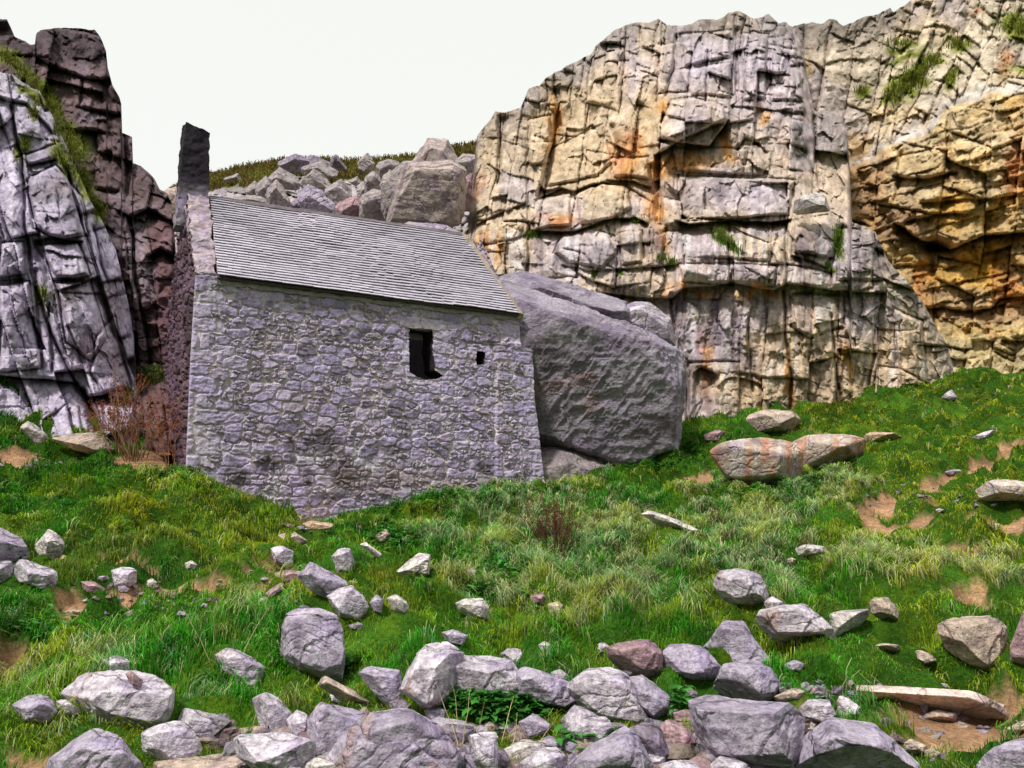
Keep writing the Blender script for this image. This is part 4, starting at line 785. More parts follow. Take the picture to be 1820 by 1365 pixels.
# the great fallen boulder beside the chapel and its neighbours
def bigstain(p, c):
    qx, qy, _ = project(p); wx = qx + fbm(qx / 14, qy / 14, o=3, seed=303) * 10; wy = qy + fbm(qx / 14, qy / 14, o=3, seed=304) * 10
    c = mixc(c, .6 * blob(wx, wy, [(1035, 672, 30, 8), (1000, 685, 40, 6), (1055, 720, 20, 20), (960, 690, 20, 20)]), (.42, .20, .16)); c = mixc(c, .6 * blob(wx, wy, [(960, 640, 60, 40), (1010, 720, 14, 30), (970, 740, 30, 30), (1150, 740, 30, 50)]), (.22, .18, .20))
    return mixc(c, .6 * blob(wx, wy, [(1110, 660, 60, 30), (1100, 740, 70, 30), (1160, 690, 30, 60)]), (.54, .50, .58))
GB = dict(group='great fallen rocks beside the chapel', lvl=7, m=M_BIG, rough=.05)
R('860,520 900,500 975,536 1047,552 1098,570 1138,592 1206,622 1214,640 1209,700 1200,730 1204,795 1186,817 1138,845 1076,822 1007,806 950,790 900,700', 'huge grey scaly boulder leaning against the right end of the chapel', 'G', Y=19.0, thick=-1.5, amp=.02, top=2, front=[(.10, -.22, -1, .78), (-.25, .35, -1, .9), (.5, .5, -1, .86), (-.1, -.75, -.8, .86), (.7, -.1, -.8, .92)], pw=120, stain=bigstain, **GB)
R('870,505 895,487 930,482 1010,512 1105,534 1130,560 1100,590 980,570 900,545', 'smooth pale slab lying on top of the huge boulder right of the roof', 'G', Y=20.3, thick=-.7, amp=.02, **GB)
R('1085,562 1124,536 1155,539 1188,566 1203,615 1150,612 1100,590', 'rounded grey block perched at the upper right corner of the huge boulder', 'p', Y=20.3, thick=-.6, amp=.03, group='great fallen rocks beside the chapel', lvl=6)
R('940,800 985,795 1040,808 1110,845 1085,880 970,895 945,870', 'low rough bedrock block under the huge boulder at the chapel corner', 'h', Y=18.5, thick=-.7, amp=.05, group='great fallen rocks beside the chapel', lvl=6)
R('1407,371 1412,355 1445,339 1468,349 1475,376 1440,381 1411,384', 'pale cream loose boulder perched on the cliff ledge', 'w', Y=23.3, thick=-.35, group='loose rocks on the cliff', amp=.03)
# rocks on the hillside behind the roof
def hillY(x, y): return float(d3(np.array([x * 1.0]), np.array([y * 1.0]))[0])
HG = 'boulders on the hillside behind the roof'
def RH(spec, label, tint='h', dy=0, **k):
    p = np.array([[float(q) for q in a.split(',')] for a in spec.split()]); g_ = p.mean(0); p = g_ + (p - g_) * (1.0 if p[:, 0].max() - p[:, 0].min() > 60 else 1.45); spec = ' '.join('%.1f,%.1f' % tuple(q) for q in p); tint = {'g': 'h', 'p': 'g'}.get(tint, tint); x = p[:, 0].mean(); y = p[:, 1].max()
    return R(spec, label, tint, Y=max(21.5, hillY(x, min(y, 470)) - .3 + dy), group=HG, amp=.06, **k)
RH('686,400 698,345 716,298 722,290 805,288 826,302 830,350 816,396 780,406 740,406', 'massive square boulder with an undercut base standing above the right end of the roof', 'x', lvl=6, dy=-2, top=2, front=[(0, .05, -1, .8), (-.9, 0, -.6, .88), (.9, -.1, -.6, .9), (0, -.9, -.5, .8)])
RH('722,304 746,262 760,243 796,246 804,272 826,306', 'pointed dark block crowning the massive square boulder above the roof', 'x', dy=-6.5, lvl=5, top=1.5, front=[(-.5, .1, -1, .85), (.8, .1, -.7, .85)])
RH('700,410 730,396 792,400 830,420 800,440 720,440', 'pale slab below the massive square boulder at the roof ridge', 'p', dy=-2)
RH('806,300 825,282 846,285 848,320 824,325', 'grey block wedged between the massive square boulder and the cliff', 'h')
RH('820,330 838,320 848,345 840,372 822,360', 'small shaded block low in the gap beside the cliff', 'b')
RH('648,357 665,347 682,352 684,382 670,396 648,394', 'upright grey block nearest the ridge, left of the massive square boulder', 'g', lvl=5)
RH('652,322 665,312 679,330 676,350 654,348', 'egg-shaped grey block on top of the upright block near the ridge', 'g')
RH('675,293 690,287 703,292 703,312 677,314', 'small square block highest of the broken stack above the ridge', 'g')
RH('682,332 695,318 711,330 709,372 697,395 684,372', 'tall narrow block touching the left side of the massive square boulder', 'g', lvl=5)
RH('703,308 720,292 739,295 730,322 708,324', 'slanted block against the shoulder of the massive square boulder', 'h')
RH('478,347 492,330 508,350 512,375 482,375', 'pointed triangular grey rock above the left half of the roof ridge', 'g')
RH('535,350 550,338 572,350 577,384 545,378', 'pair-headed pale rock at the ridge just left of the roof middle', 'p')
RH('566,372 575,352 590,362 594,385', 'pale block leaning behind the ridge at the roof middle', 'p')
RH('583,342 605,329 620,345 612,370 588,366', 'brown-topped grey boulder above the middle of the ridge', 'g')
RH('605,368 630,355 643,372 636,393 607,388', 'pinkish grey block resting at the ridge right of the roof middle', 'b')
RH('485,317 500,305 527,320 524,334 490,330', 'sloping grey boulder on the grass, left of the hilltop rocks', 'g')
RH('540,326 560,308 580,326 582,344 550,338', 'dark-hollowed boulder in the middle of the hillside', 'h')
RH('545,300 570,293 594,307 580,318 550,312', 'long flat boulder just under the skyline of the hill', 'h')
RH('503,291 525,280 542,288 537,305 508,307', 'rounded dark boulder on the skyline of the hill, left one', 'd')
RH('540,288 556,281 582,291 575,300 545,298', 'low dark rock on the skyline in the middle of the hill', 'd')
RH('588,294 596,279 613,300 592,303', 'small sharp dark pinnacle on the hill skyline', 'd')
RH('640,292 652,278 661,290 656,306 643,304', 'upright brown rock on the hill skyline right of the pinnacle', 'h')
RH('441,338 452,328 463,338 456,351 443,349', 'small round grey rock near the left part of the hill', 'h')
RH('458,333 472,320 482,335 477,354 461,353', 'narrow grey rock beside the small round one on the left of the hill', 'h')
RH('400,352 450,345 478,356 470,368 420,364', 'long low purple-grey slab along the ridge at the left of the hill', 'g')
RH('482,360 500,354 513,366 507,378 484,374', 'pale block partly hidden by the ridge below the triangular rock', 'p')
RH('519,364 530,357 546,368 540,380 521,376', 'small dark block at the ridge beside the pair-headed rock', 'd')
RH('622,322 634,316 640,324 632,329', 'small flat grey stone alone on the brown grass', 'g')
RH('636,336 648,327 652,345 640,350', 'small upright stone on grass left of the stacked blocks', 'h')
RH('402,318 420,311 426,320 412,325', 'pale stone on the left slope of the hill', 'h')
RH('383,352 392,346 402,352 396,359 385,358', 'small round stone at the ridge nearest the bellcote', 'p')
RH('296,345 312,340 326,350 322,385 298,385', 'pale rock in the gap between the crag and the bellcote', 't')
# stained bedrock on the right slope
def st1(p, c):
    qx, qy, _ = project(p); n = fbm(qx / 14, qy / 80, o=3, seed=305); c = mixc(c, .6 * sm(n, .2, .5), (.45, .18, .10)); return mixc(c, .5 * sm(-n, .15, .4), (.6, .55, .55))
BG = 'stained bedrock lumps on the right-hand slope'
R('1266,800 1285,785 1340,774 1395,779 1422,800 1415,858 1350,860 1295,845', 'rounded bedrock hump with rusty streaks, left half of the cracked pair on the slope', 't', stain=st1, group=BG, lvl=6, amp=.025, pw=28)
R('1405,782 1430,770 1520,767 1538,778 1525,812 1460,836 1415,836', 'rounded bedrock hump with rusty streaks, right half of the cracked pair on the slope', 't', stain=st1, group=BG, lvl=6, amp=.025, pw=28)
R('1330,733 1345,727 1410,730 1419,745 1402,764 1345,772 1330,760', 'square pale block at the foot of the cliff above the streaked humps', 't', group=BG)
R('1532,775 1545,767 1598,769 1600,777 1570,788 1538,788', 'low reddish slab on grass right of the streaked humps', 'o', group=BG)
R('1726,868 1760,852 1850,853 1870,903 1780,901 1740,886', 'half-buried pinkish hump with rusty stain at the right edge of the photo', 't', stain=st1, group=BG, amp=.02)
R('1728,776 1755,764 1765,764 1758,778 1735,785', 'small pale pointed stone high on the right slope', 'p')
R('1252,772 1275,763 1288,768 1282,785 1255,786', 'small brown block at the cliff foot above the streaked humps', 'b', group=BG)
R('1672,706 1690,690 1702,706 1695,715', 'small pale stone at the foot of the far right cliff', 'p')
# left slope
R('36,757 50,747 70,757 87,776 82,788 60,785', 'pale angular stone on grass below the leaning slabs', 'w')
R('96,776 150,765 176,770 205,802 170,806 110,790', 'low cream bedrock ledge at the foot of the leaning slabs', 't')
R('-30,930 12,938 40,955 52,985 30,995 -30,998', 'rounded grey boulder cut by the left edge, uppermost of the left cluster')
R('66,965 88,938 105,950 113,965 108,988 85,994 68,980', 'white angular boulder with a dark side in the left cluster', 'w')
R('28,1002 38,992 70,997 101,1015 98,1032 88,1048 60,1042 30,1026', 'wide pale boulder with a purple front face in the left cluster', 'p')
R('-25,994 15,990 26,1008 22,1032 -25,1034', 'pale boulder cut by the left edge beside the wide pale one', 'p')
R('199,1013 225,1006 241,1012 241,1032 228,1041 200,1040', 'roundish grey stone at the end of the upper left footpath', 'p')
R('146,1033 165,1032 187,1046 175,1055 150,1048', 'small reddish flat stone left of the roundish grey stone', 'b')
R('209,1042 222,1039 231,1046 224,1053 211,1052', 'small grey pebble just below the roundish grey stone', 'g')
R('106,992 113,985 119,990 114,999 107,998', 'tan pebble beside the white angular boulder', 'o')
R('262,1032 270,1027 278,1034 274,1045 263,1044', 'small pale upright pebble on the path edge', 'w')
R('329,1000 340,995 350,1003 345,1012 331,1010', 'single small white stone alone in the upper left grass', 'w')
R('112,1086 130,1082 150,1086 146,1092 115,1092', 'flat tan paving-like stone in the left grass', 't')
R('186,1173 205,1165 226,1172 229,1195 188,1197', 'small grey stone tucked behind the big flat boulder at lower left', 'p')
bf = R('126,1228 160,1196 255,1191 286,1205 301,1228 297,1265 280,1285 240,1295 200,1284 150,1255', 'big flat-topped boulder with a brown stone lying on it, lower left', 'p', lvl=6, top=.5, thick=.9)
R('222,1197 233,1191 254,1209 251,1222 235,1218', 'small rusty brown stone lying on top of the flat-topped boulder', 'b', Y=float(bf.location.y) - .12, thick=.5, group='loose stones resting on boulders')
R('26,1250 60,1232 88,1240 97,1262 80,1282 40,1276', 'low rounded grey boulder in grass near the lower left edge', 'g')
R('102,1246 115,1241 141,1258 140,1270 108,1266', 'small pale stone between the low rounded and the flat-topped boulders', 'p')
R('95,1345 150,1302 175,1296 210,1310 240,1345 264,1385 90,1390', 'large peaked boulder cut by the bottom edge at lower left', 'g', lvl=6)
R('320,1277 330,1258 360,1267 393,1271 386,1302 372,1325 340,1298', 'wedge-shaped pale stone with a flat top, lower left', 'p')
R('256,1302 275,1290 320,1281 340,1300 353,1325 345,1350 290,1350 260,1330', 'blocky pale boulder below the wedge-shaped stone, lower left', 'p')
R('285,1352 360,1342 400,1330 432,1329 444,1360 442,1390 285,1390', 'pinkish boulder with a rusty hollow at the bottom edge, lower left', 't')
R('386,1162 408,1151 430,1160 446,1178 469,1182 466,1208 440,1222 420,1204 395,1184', 'bluish pale boulder with two humps in grass below the middle path', 'p')
# middle
MG = None
R('496,950 520,943 546,960 532,968 503,962', 'flat pale stone just below the foot of the chapel wall', 't')
R('480,973 500,970 520,978 519,997 505,1010 488,1000', 'pale wedge stone left of the path below the chapel', 'p')
R('591,987 605,973 622,975 631,1005 622,1017 600,1014', 'upright rounded pale stone right of the path below the chapel', 'p')
R('532,1020 555,997 580,1010 613,1030 616,1046 585,1064 545,1038', 'sloping grey slab, upper of the joined pair in the middle', 'g')
R('584,1057 605,1043 625,1039 646,1062 654,1075 635,1098 605,1092', 'faceted pale boulder, lower of the joined pair in the middle', 'p')
R('480,1021 510,1011 537,1015 531,1030 500,1033', 'flat pinkish stone on the path left of the sloping slab', 'b')
R('473,1052 495,1036 506,1034 500,1050 480,1063', 'small pinkish stone at the lower path edge', 'b')
R('455,1055 462,1052 467,1058 462,1063 456,1061', 'white pebble on the bare path, upper one', 'w'); R('461,1064 468,1061 475,1066 470,1072 462,1071', 'white pebble on the bare path, lower one', 'w')
R('707,1013 740,992 745,981 763,983 764,1021 745,1025', 'triangular pale stone with a raised right tip in the middle grass', 'w')
R('826,1017 835,1010 846,1012 847,1024 830,1027', 'small round grey stone among the long grass', 'g')
R('811,1070 830,1062 855,1062 868,1078 865,1099 835,1094 818,1083', 'white block in the grass, middle right of the triangular stone', 'w')
R('655,1072 668,1056 681,1065 676,1089 660,1086', 'small upright grey stone between two pale ones', 'g')
R('689,1062 705,1055 722,1068 727,1080 715,1090 700,1082', 'sloping pale stone right of the small upright grey stone', 'w')
R('640,966 650,962 681,985 671,992', 'narrow pale slab in the grass below the chapel', 'w')
R('667,951 685,940 693,948 686,963 671,961', 'small brown stone under the dark tussock', 't')
R('540,930 552,925 575,930 590,930 588,940 545,940', 'low tan ledge stone at the chapel foot', 'o')
R('620,1109 635,1105 646,1110 640,1117 622,1117', 'small flat stone below the joined pair', 'g')
R('506,1130 512,1100 520,1085 545,1077 590,1090 604,1120 607,1160 601,1195 570,1200 530,1180 505,1155', 'large tall boulder standing left of centre with a mottled front', 'g', lvl=6)
R('786,1123 805,1118 831,1128 821,1146 800,1143', 'small cracked grey stone above the long row of boulders', 'g')
R('643,1196 660,1182 690,1190 708,1190 715,1215 713,1250 690,1250 665,1224', 'squarish grey boulder left of the leaning wedge', 'g')
R('571,1216 582,1200 610,1215 664,1245 656,1256 610,1242', 'thin slab lying slanted in grass below the large tall boulder', 't')
R('718,1215 745,1160 765,1142 790,1141 818,1160 813,1195 796,1235 770,1252 740,1230', 'leaning wedge-shaped boulder at the left end of the row', 'p', lvl=6)
R('797,1216 815,1160 850,1159 900,1170 916,1190 917,1250 870,1236 820,1244', 'wide block with a black undercut next to the leaning wedge', 'p', lvl=6)
R('891,1162 905,1152 928,1153 933,1175 915,1188', 'small pale block balanced behind the wide block of the row', 'p')
R('915,1196 935,1182 985,1200 1020,1214 1032,1235 1000,1254 950,1244 918,1230', 'long low purple-grey boulder in the middle of the row', 'g', lvl=6)
R('1012,1216 1050,1190 1085,1184 1111,1200 1137,1240 1145,1272 1120,1286 1060,1274 1023,1247', 'large smooth slanting boulder at the centre of the row', 'p', lvl=6)
R('1083,1146 1100,1137 1155,1138 1173,1158 1171,1198 1140,1204 1090,1174', 'reddish brown boulder with a dark hollow at the top of the row', 'b')
R('1111,1206 1140,1196 1165,1214 1192,1240 1192,1260 1165,1276 1135,1254', 'slanting grey boulder below the reddish brown one', 'g')
R('1178,1161 1195,1142 1250,1150 1280,1185 1272,1203 1230,1212 1181,1204', 'broad grey boulder with a black gap beneath, right part of the row', 'g', lvl=6)
R('1253,1152 1290,1103 1318,1102 1341,1140 1372,1180 1362,1194 1290,1180', 'tall peaked boulder at the right end of the row', 'g', lvl=6)
R('1270,1217 1290,1180 1330,1169 1370,1188 1382,1215 1372,1238 1345,1256 1300,1234', 'thick slanting boulder leaning on the peaked one', 'g', lvl=6)
R('1106,1193 1115,1186 1128,1192 1123,1205 1110,1205', 'small grey stone under the reddish brown boulder', 'd')
R('981,1194 995,1189 1008,1200 1006,1209 985,1206', 'small pale stone behind the long low boulder', 'p')
R('959,1146 968,1140 977,1146 975,1157 963,1156', 'white pebble in the grass above the row', 'w')
R('975,1073 990,1068 1001,1075 993,1098 978,1093', 'small tan block in the long grass', 't'); R('943,1060 958,1052 969,1058 966,1073 948,1073', 'small pinkish stone up-left of the tan block in the long grass', 'b')
R('1138,909 1158,907 1210,924 1242,941 1226,950 1180,937', 'long flat pale slab lying in the long grass', 'w')
R('1272,1037 1281,1010 1300,1007 1345,1015 1359,1040 1362,1072 1320,1077 1285,1058', 'big pale lilac boulder alone on the right slope', 'p', lvl=6)
R('1406,979 1430,967 1465,969 1468,981 1430,989 1410,988', 'flat white stone high in the right grass', 'w'); R('1396,995 1406,990 1414,994 1408,1003 1398,1002', 'small pinkish stone just below the flat white stone', 't')
R('1358,1070 1372,1058 1391,1070 1389,1083 1365,1084', 'small stone tucked between the lilac boulder and the speckled slab', 'p')
R('1346,1097 1355,1082 1425,1066 1436,1078 1480,1118 1471,1133 1380,1138 1366,1118', 'broad speckled slab tilted toward the viewer on the right', 'p', lvl=6)
R('1477,1089 1490,1081 1543,1078 1541,1093 1512,1112 1497,1137 1481,1128', 'pale L-shaped stone right of the speckled slab', 'w')
R('1545,1071 1555,1057 1575,1058 1596,1080 1605,1108 1575,1102 1553,1090', 'mottled brown and grey stone under the grass overhang', 't')
R('1674,1106 1690,1091 1765,1089 1784,1115 1782,1168 1760,1191 1725,1173 1678,1137', 'large five-sided pinkish boulder near the right edge', 't', lvl=6, front=[(.5, -.05, -1, .75), (-.7, .1, -.8, .8), (0, -.6, -.8, .85)])
R('1799,1142 1820,1086 1860,1078 1860,1190 1800,1180', 'brown boulder cut by the right edge next to the five-sided one', 'b', lvl=5)
R('1398,1222 1440,1203 1500,1196 1620,1197 1720,1208 1776,1213 1794,1232 1794,1266 1640,1258 1500,1258 1408,1248', 'very long flat pinkish step stone beside the lower right path', 's', Y=ghit(1600, 1262) + .12, sink=.05, lvl=6, thick=-.5, amp=.02, top=3, pw=40, front=[(0, -.1, -1, 1.0)])
R('1616,1166 1625,1152 1650,1160 1662,1172 1640,1181', 'small pinkish stone in grass above the long step stone', 't')
R('1538,1148 1560,1142 1596,1146 1591,1157 1545,1157', 'thin flat stone under the mottled brown stone', 't')
R('1377,1237 1410,1222 1432,1230 1422,1248 1390,1251', 'flat tan slab at the left end of the long step stone', 't')
R('1423,1257 1440,1242 1470,1239 1485,1270 1471,1284 1430,1272', 'pale blocky stone below the long step stone', 'p')
R('1489,1247 1497,1234 1531,1258 1526,1271 1497,1274', 'pale tilted flake right of the pale blocky stone', 'p')
R('1418,1287 1435,1274 1456,1288 1451,1303 1425,1300', 'small white stone below the pale blocky stone', 'w')
R('1738,1256 1765,1245 1786,1252 1783,1271 1745,1271', 'small tan stone below the right end of the step stone', 't')
R('1608,1322 1620,1311 1647,1325 1641,1343 1615,1338', 'small pale stone on the bare ground at lower right', 't')
R('1642,1332 1655,1328 1672,1338 1665,1347 1645,1345', 'low pale stone right of the small pale one at lower right', 't')
R('1740,1348 1780,1320 1860,1308 1860,1395 1745,1395', 'rough purple-grey rock mass in the bottom right corner', 'g', lvl=6)
R('1760,934 1770,929 1779,932 1775,940 1763,940', 'tiny white stone on the upper right turf', 'w'); R('1660,908 1668,902 1680,907 1672,914', 'tiny pale stone beside the upper right footpath', 'w')
R('1680,838 1700,832 1712,838 1700,848 1684,846', 'small grey stone on the right-hand footpath', 'g')
# bottom edge
R('693,1248 712,1240 728,1252 722,1270 700,1268', 'small dark stone squeezed under the leaning wedge', 'd')
R('1140,1352 1158,1338 1180,1346 1178,1366 1148,1368', 'small pale stone wedged low between the triangular and the brownish boulders', 'p')
R('1395,1180 1412,1172 1428,1180 1422,1194 1400,1194', 'small grey stone at the right foot of the tall peaked boulder', 'g')
R('1208,1228 1224,1222 1240,1230 1236,1244 1212,1244', 'small dark stone in the gap under the broad grey boulder', 'd')
R('756,1262 775,1254 795,1262 790,1280 764,1280', 'half-hidden grey stone between the leaning wedge and the dark square block', 'g')
R('585,1232 603,1226 618,1236 612,1250 590,1248', 'small pale stone at the lower end of the thin slanted slab', 'p')
R('398,1300 414,1290 428,1300 424,1318 402,1318', 'small grey stone between the pinkish and the long flat-topped boulders', 'g')
R('1060,1146 1072,1140 1082,1148 1078,1160 1063,1160', 'small pale stone beside the left corner of the reddish brown boulder', 'p')
R('866,1236 884,1230 898,1238 894,1252 870,1252', 'small shaded stone under the wide undercut block', 'd')
R('1185,1260 1196,1252 1206,1262 1200,1274 1188,1272', 'tiny pale stone right of the slanting grey boulder', 'w')
R('1640,1270 1665,1262 1700,1268 1695,1282 1648,1284', 'flat tan stone set in the bare earth below the step stone', 't')
R('1790,1290 1815,1280 1850,1284 1850,1300 1795,1302', 'flat tan ledge at the right edge below the step stone', 't')
R('453,1242 475,1229 495,1238 514,1262 509,1290 490,1306 465,1284', 'rounded pale boulder behind a grass tuft, lower middle left', 'p')
R('511,1277 530,1260 545,1270 551,1290 541,1308 518,1304', 'small egg-shaped pale stone between larger boulders', 'p')
R('423,1310 440,1300 520,1301 557,1320 552,1350 530,1380 470,1370 428,1340', 'long flat-topped boulder at the bottom, left of centre', 'p', lvl=6, top=.4)
R('473,1354 500,1345 530,1358 545,1392 468,1392', 'pale lump cut by the bottom edge under the long flat-topped boulder', 'p')
R('546,1357 570,1341 600,1340 608,1392 546,1392', 'pale broken stone at the bottom edge left of the biggest boulder', 'w')
R('550,1292 560,1265 575,1249 620,1255 667,1272 668,1305 600,1350 553,1345', 'grey boulder with a ridged top behind the biggest boulder', 'g', lvl=6)
R('638,1278 660,1262 720,1257 760,1275 802,1320 818,1350 805,1395 655,1395', 'broad smooth grey boulder just behind the biggest boulder', 'g', lvl=6)
R('603,1332 625,1296 665,1284 730,1299 790,1340 816,1375 805,1410 600,1410', 'biggest foreground boulder, rough and dark-pitted, at the bottom edge', 'g', lvl=7, amp=.05)
R('640,1264 648,1254 657,1265 655,1279 643,1274', 'tiny pale chip lying between the two big smooth boulders', 't', group='loose stones resting on boulders')
R('786,1291 800,1286 839,1289 836,1315 812,1330 790,1314', 'dark square block right of the biggest boulder', 'd')
R('836,1306 860,1300 881,1298 884,1340 882,1392 845,1350', 'upright pale block at the bottom near centre', 'p')
R('820,1325 832,1318 842,1335 838,1360 822,1352', 'small shaded stone beside the upright pale block', 'd')
R('886,1294 905,1286 924,1292 916,1305 892,1303', 'small stone low in the broad-leaved plants', 't')
R('923,1282 950,1267 976,1285 971,1303 940,1312', 'rounded grey boulder beside the broad-leaved plants', 'g')
R('895,1332 930,1314 967,1322 956,1348 908,1354', 'smooth pale stone near the bottom centre', 'w')
R('928,1352 960,1330 986,1324 1002,1345 992,1385 932,1388', 'pale split stone at the bottom edge near centre', 'p')
R('880,1340 895,1328 905,1350 900,1372 882,1370', 'small round stone between the upright block and the smooth pale stone', 'd')
R('955,1317 990,1311 1011,1325 1006,1343 980,1338', 'purple-grey shard behind the pale split stone', 'g')
R('998,1277 1022,1252 1040,1259 1060,1272 1030,1289 1005,1294', 'small peaked pale stone below the centre of the row', 'p')
R('1008,1297 1025,1280 1075,1271 1087,1295 1066,1324 1030,1334', 'angular two-faced stone under the large slanting boulder', 'p')
R('1016,1352 1070,1309 1110,1287 1132,1310 1158,1362 1163,1395 1010,1395', 'big triangular boulder at the bottom, right of centre', 'g', lvl=6)
R('1118,1297 1145,1280 1170,1290 1190,1340 1162,1356 1138,1334', 'shaded purple-brown boulder right of the big triangular one', 'd')
R('1173,1291 1190,1281 1220,1294 1238,1320 1212,1336 1185,1328', 'brownish grey boulder left of the great square boulder', 'b')
R('1198,1266 1225,1259 1240,1270 1237,1288 1205,1285', 'small reddish stone above the brownish grey boulder', 'b')
R('1236,1236 1260,1224 1310,1239 1360,1249 1412,1252 1418,1322 1397,1368 1330,1366 1270,1352 1239,1302', 'great square boulder with a streaked dark face at lower right', 'g', lvl=7, front=[(-.15, -.25, -1, .85), (.9, 0, -.6, .82), (0, -.8, -.5, .9)], top=.52)
R('1260,1362 1285,1341 1332,1360 1342,1395 1256,1395', 'pale stone cut by the bottom edge below the great square boulder', 'p')
R('1155,1362 1215,1349 1242,1360 1244,1395 1155,1395', 'flat pale stone at the bottom edge left of the great square boulder', 'p')
R('1408,1368 1440,1302 1475,1275 1540,1277 1577,1305 1624,1352 1634,1405 1403,1405', 'huge domed boulder cut by the bottom edge at lower right', 'g', lvl=7)
# small broken rubble between the big boulders, too many to name one by one
def rubble():
    V_ = []; Fc = []; C_ = []; D, f = ico(2); rg = np.random.default_rng(77); o = 0
    for i in range(760):
        if i < 420: x, y = rg.uniform(380, 1420), rg.uniform(1290, 1390)
        else: x, y = [(rg.normal(240, 50), rg.normal(1052, 12)), (rg.normal(1700, 90), rg.normal(1290, 40)), (rg.normal(480, 50), rg.normal(1045, 20)), (rg.normal(1640, 60), rg.normal(885, 12)), (rg.normal(330, 90), rg.normal(1078, 8)), (rg.normal(80, 40), rg.normal(830, 8)), (rg.normal(560, 40), rg.normal(935, 8)), (rg.normal(1460, 60), rg.normal(1230, 10)), (rg.normal(1750, 60), rg.normal(700, 12))][rg.integers(9)]
        Yg = ghit(x, min(y, 1450)); p = P(x, y, Yg); s = rg.uniform(.012, .05) * (1.5 if i < 420 else .7); k = rg.normal(size=(9, 3)); k /= np.linalg.norm(k, axis=1)[:, None]
        r = 1 / np.maximum((D @ k.T) / rg.uniform(.6, 1, 9), .5).max(1); v = D * r[:, None] * s * [1.2, 1.1, .8]
        V_.append(v + p); Fc.append(f + o); o += len(D); t = np.array(TINT[rg.choice(list('gpbt'))]) * rg.uniform(.45, .95); C_.append(np.tile(t, (len(D), 1)))
    o = mesh('gravel', np.concatenate(V_), np.concatenate(Fc), M_ROCK, np.concatenate(C_), smooth=False); tag(o, 'loose gravel and stone chips between boulders and on the paths', 'gravel', None, 'stuff')
rubble()

# ------------------------------------------------------------------ grass
def blades(name, p, h, w, az, lean, c0, c1, m, label, cat, kind='stuff', up=None, curl=.5):
    n = len(p); seg = 3 if n < 260000 else 2
    ca, sa = np.cos(az), np.sin(az); dirv = np.stack([ca, sa, 0 * ca], -1)
    fa = az + np.pi / 2 + np.random.default_rng(3).uniform(-.7, .7, n); sd_ = np.stack([np.cos(fa), np.sin(fa), 0 * fa], -1)
    V_ = []; C_ = []
    for k in range(seg + 1):
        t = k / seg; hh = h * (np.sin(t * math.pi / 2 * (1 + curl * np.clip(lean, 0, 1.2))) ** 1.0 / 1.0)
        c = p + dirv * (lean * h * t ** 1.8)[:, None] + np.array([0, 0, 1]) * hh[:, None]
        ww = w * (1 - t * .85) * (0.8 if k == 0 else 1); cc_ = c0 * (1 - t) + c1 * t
        if k < seg: V_ += [c - sd_ * ww[:, None] / 2, c + sd_ * ww[:, None] / 2]; C_ += [cc_, cc_]
        else: V_ += [c]; C_ += [cc_]
    K = 2 * seg + 1; Vv = np.stack(V_, 1).reshape(-1, 3); Cv = np.stack(C_, 1).reshape(-1, 3); b = np.arange(n) * K
    fs = [np.concatenate([np.c_[b + 2 * k, b + 2 * k + 1, b + 2 * k + 3, b + 2 * k + 2] for k in range(seg - 1)]), np.c_[b + 2 * seg - 2, b + 2 * seg - 1, b + 2 * seg]]
    o = mesh(name, Vv, fs, m, Cv); tag(o, label, cat, None, kind); return o
def rockfac(x, y):
    k = np.ones(len(x))
    for cx, cy, a, b in ROCKS:
        m = (np.abs(x - cx) < a + .5) & (np.abs(y - cy) < b + .6)
        if m.any(): d = np.hypot((x[m] - cx) / (a + .05), (y[m] - cy + .08) / (b + .10)); k[m] = np.minimum(k[m], .45 + .55 * sm(d, .95, 1.5))
    return k
def sample(N, seed, pw_=1.5, dry=None):
    rg = np.random.default_rng(seed); out = []; tot = 0
    while tot < N:
        u = rg.random(400000); Y = 3.6 * (26 / 3.6) ** (u ** 1.0); x = (rg.random(400000) * 2.3 - 1.15) * .66 * Y
        # log-uniform in Y and fan-shaped in x gives a density falling as 1/Y^2: thin it less far away
        k = rg.random(400000) < (Y / 26) ** (2 - pw_)
        x, Y = x[k], Y[k]; z = gz(x, Y); qx, qy, d = project(np.stack([x, Y, z], -1))
        pa = bil(path, X0, Y0, GS, x, Y); t_ = (np.stack([x, Y], -1) - A_[:2]) @ WN[:2]; s_ = (np.stack([x, Y], -1) - A_[:2]) @ WU[:2]
        k = (rg.random(len(x)) > pa * 1.6) & ~((t_ > -.02) & (s_ > -.15) & (s_ < 8) & (t_ < 5)) & (qy < 1480) & (Y < 25.8)
        if dry is not None: k &= rg.random(len(x)) < np.clip(dry(qx, qy), 0, 1)
        out.append(np.stack([x[k], Y[k], z[k], qx[k], qy[k]], -1)); tot += k.sum()
    return np.concatenate(out)[:N], rg
G_GREEN = np.array([.035, .27, .006]); G_YEL = np.array([.32, .38, .010]); G_DARK = np.array([.012, .07, .006]); G_STRAW = np.array([.72, .66, .38]); G_BLUE = np.array([.10, .26, .12]); G_OLIVE = np.array([.17, .21, .012])
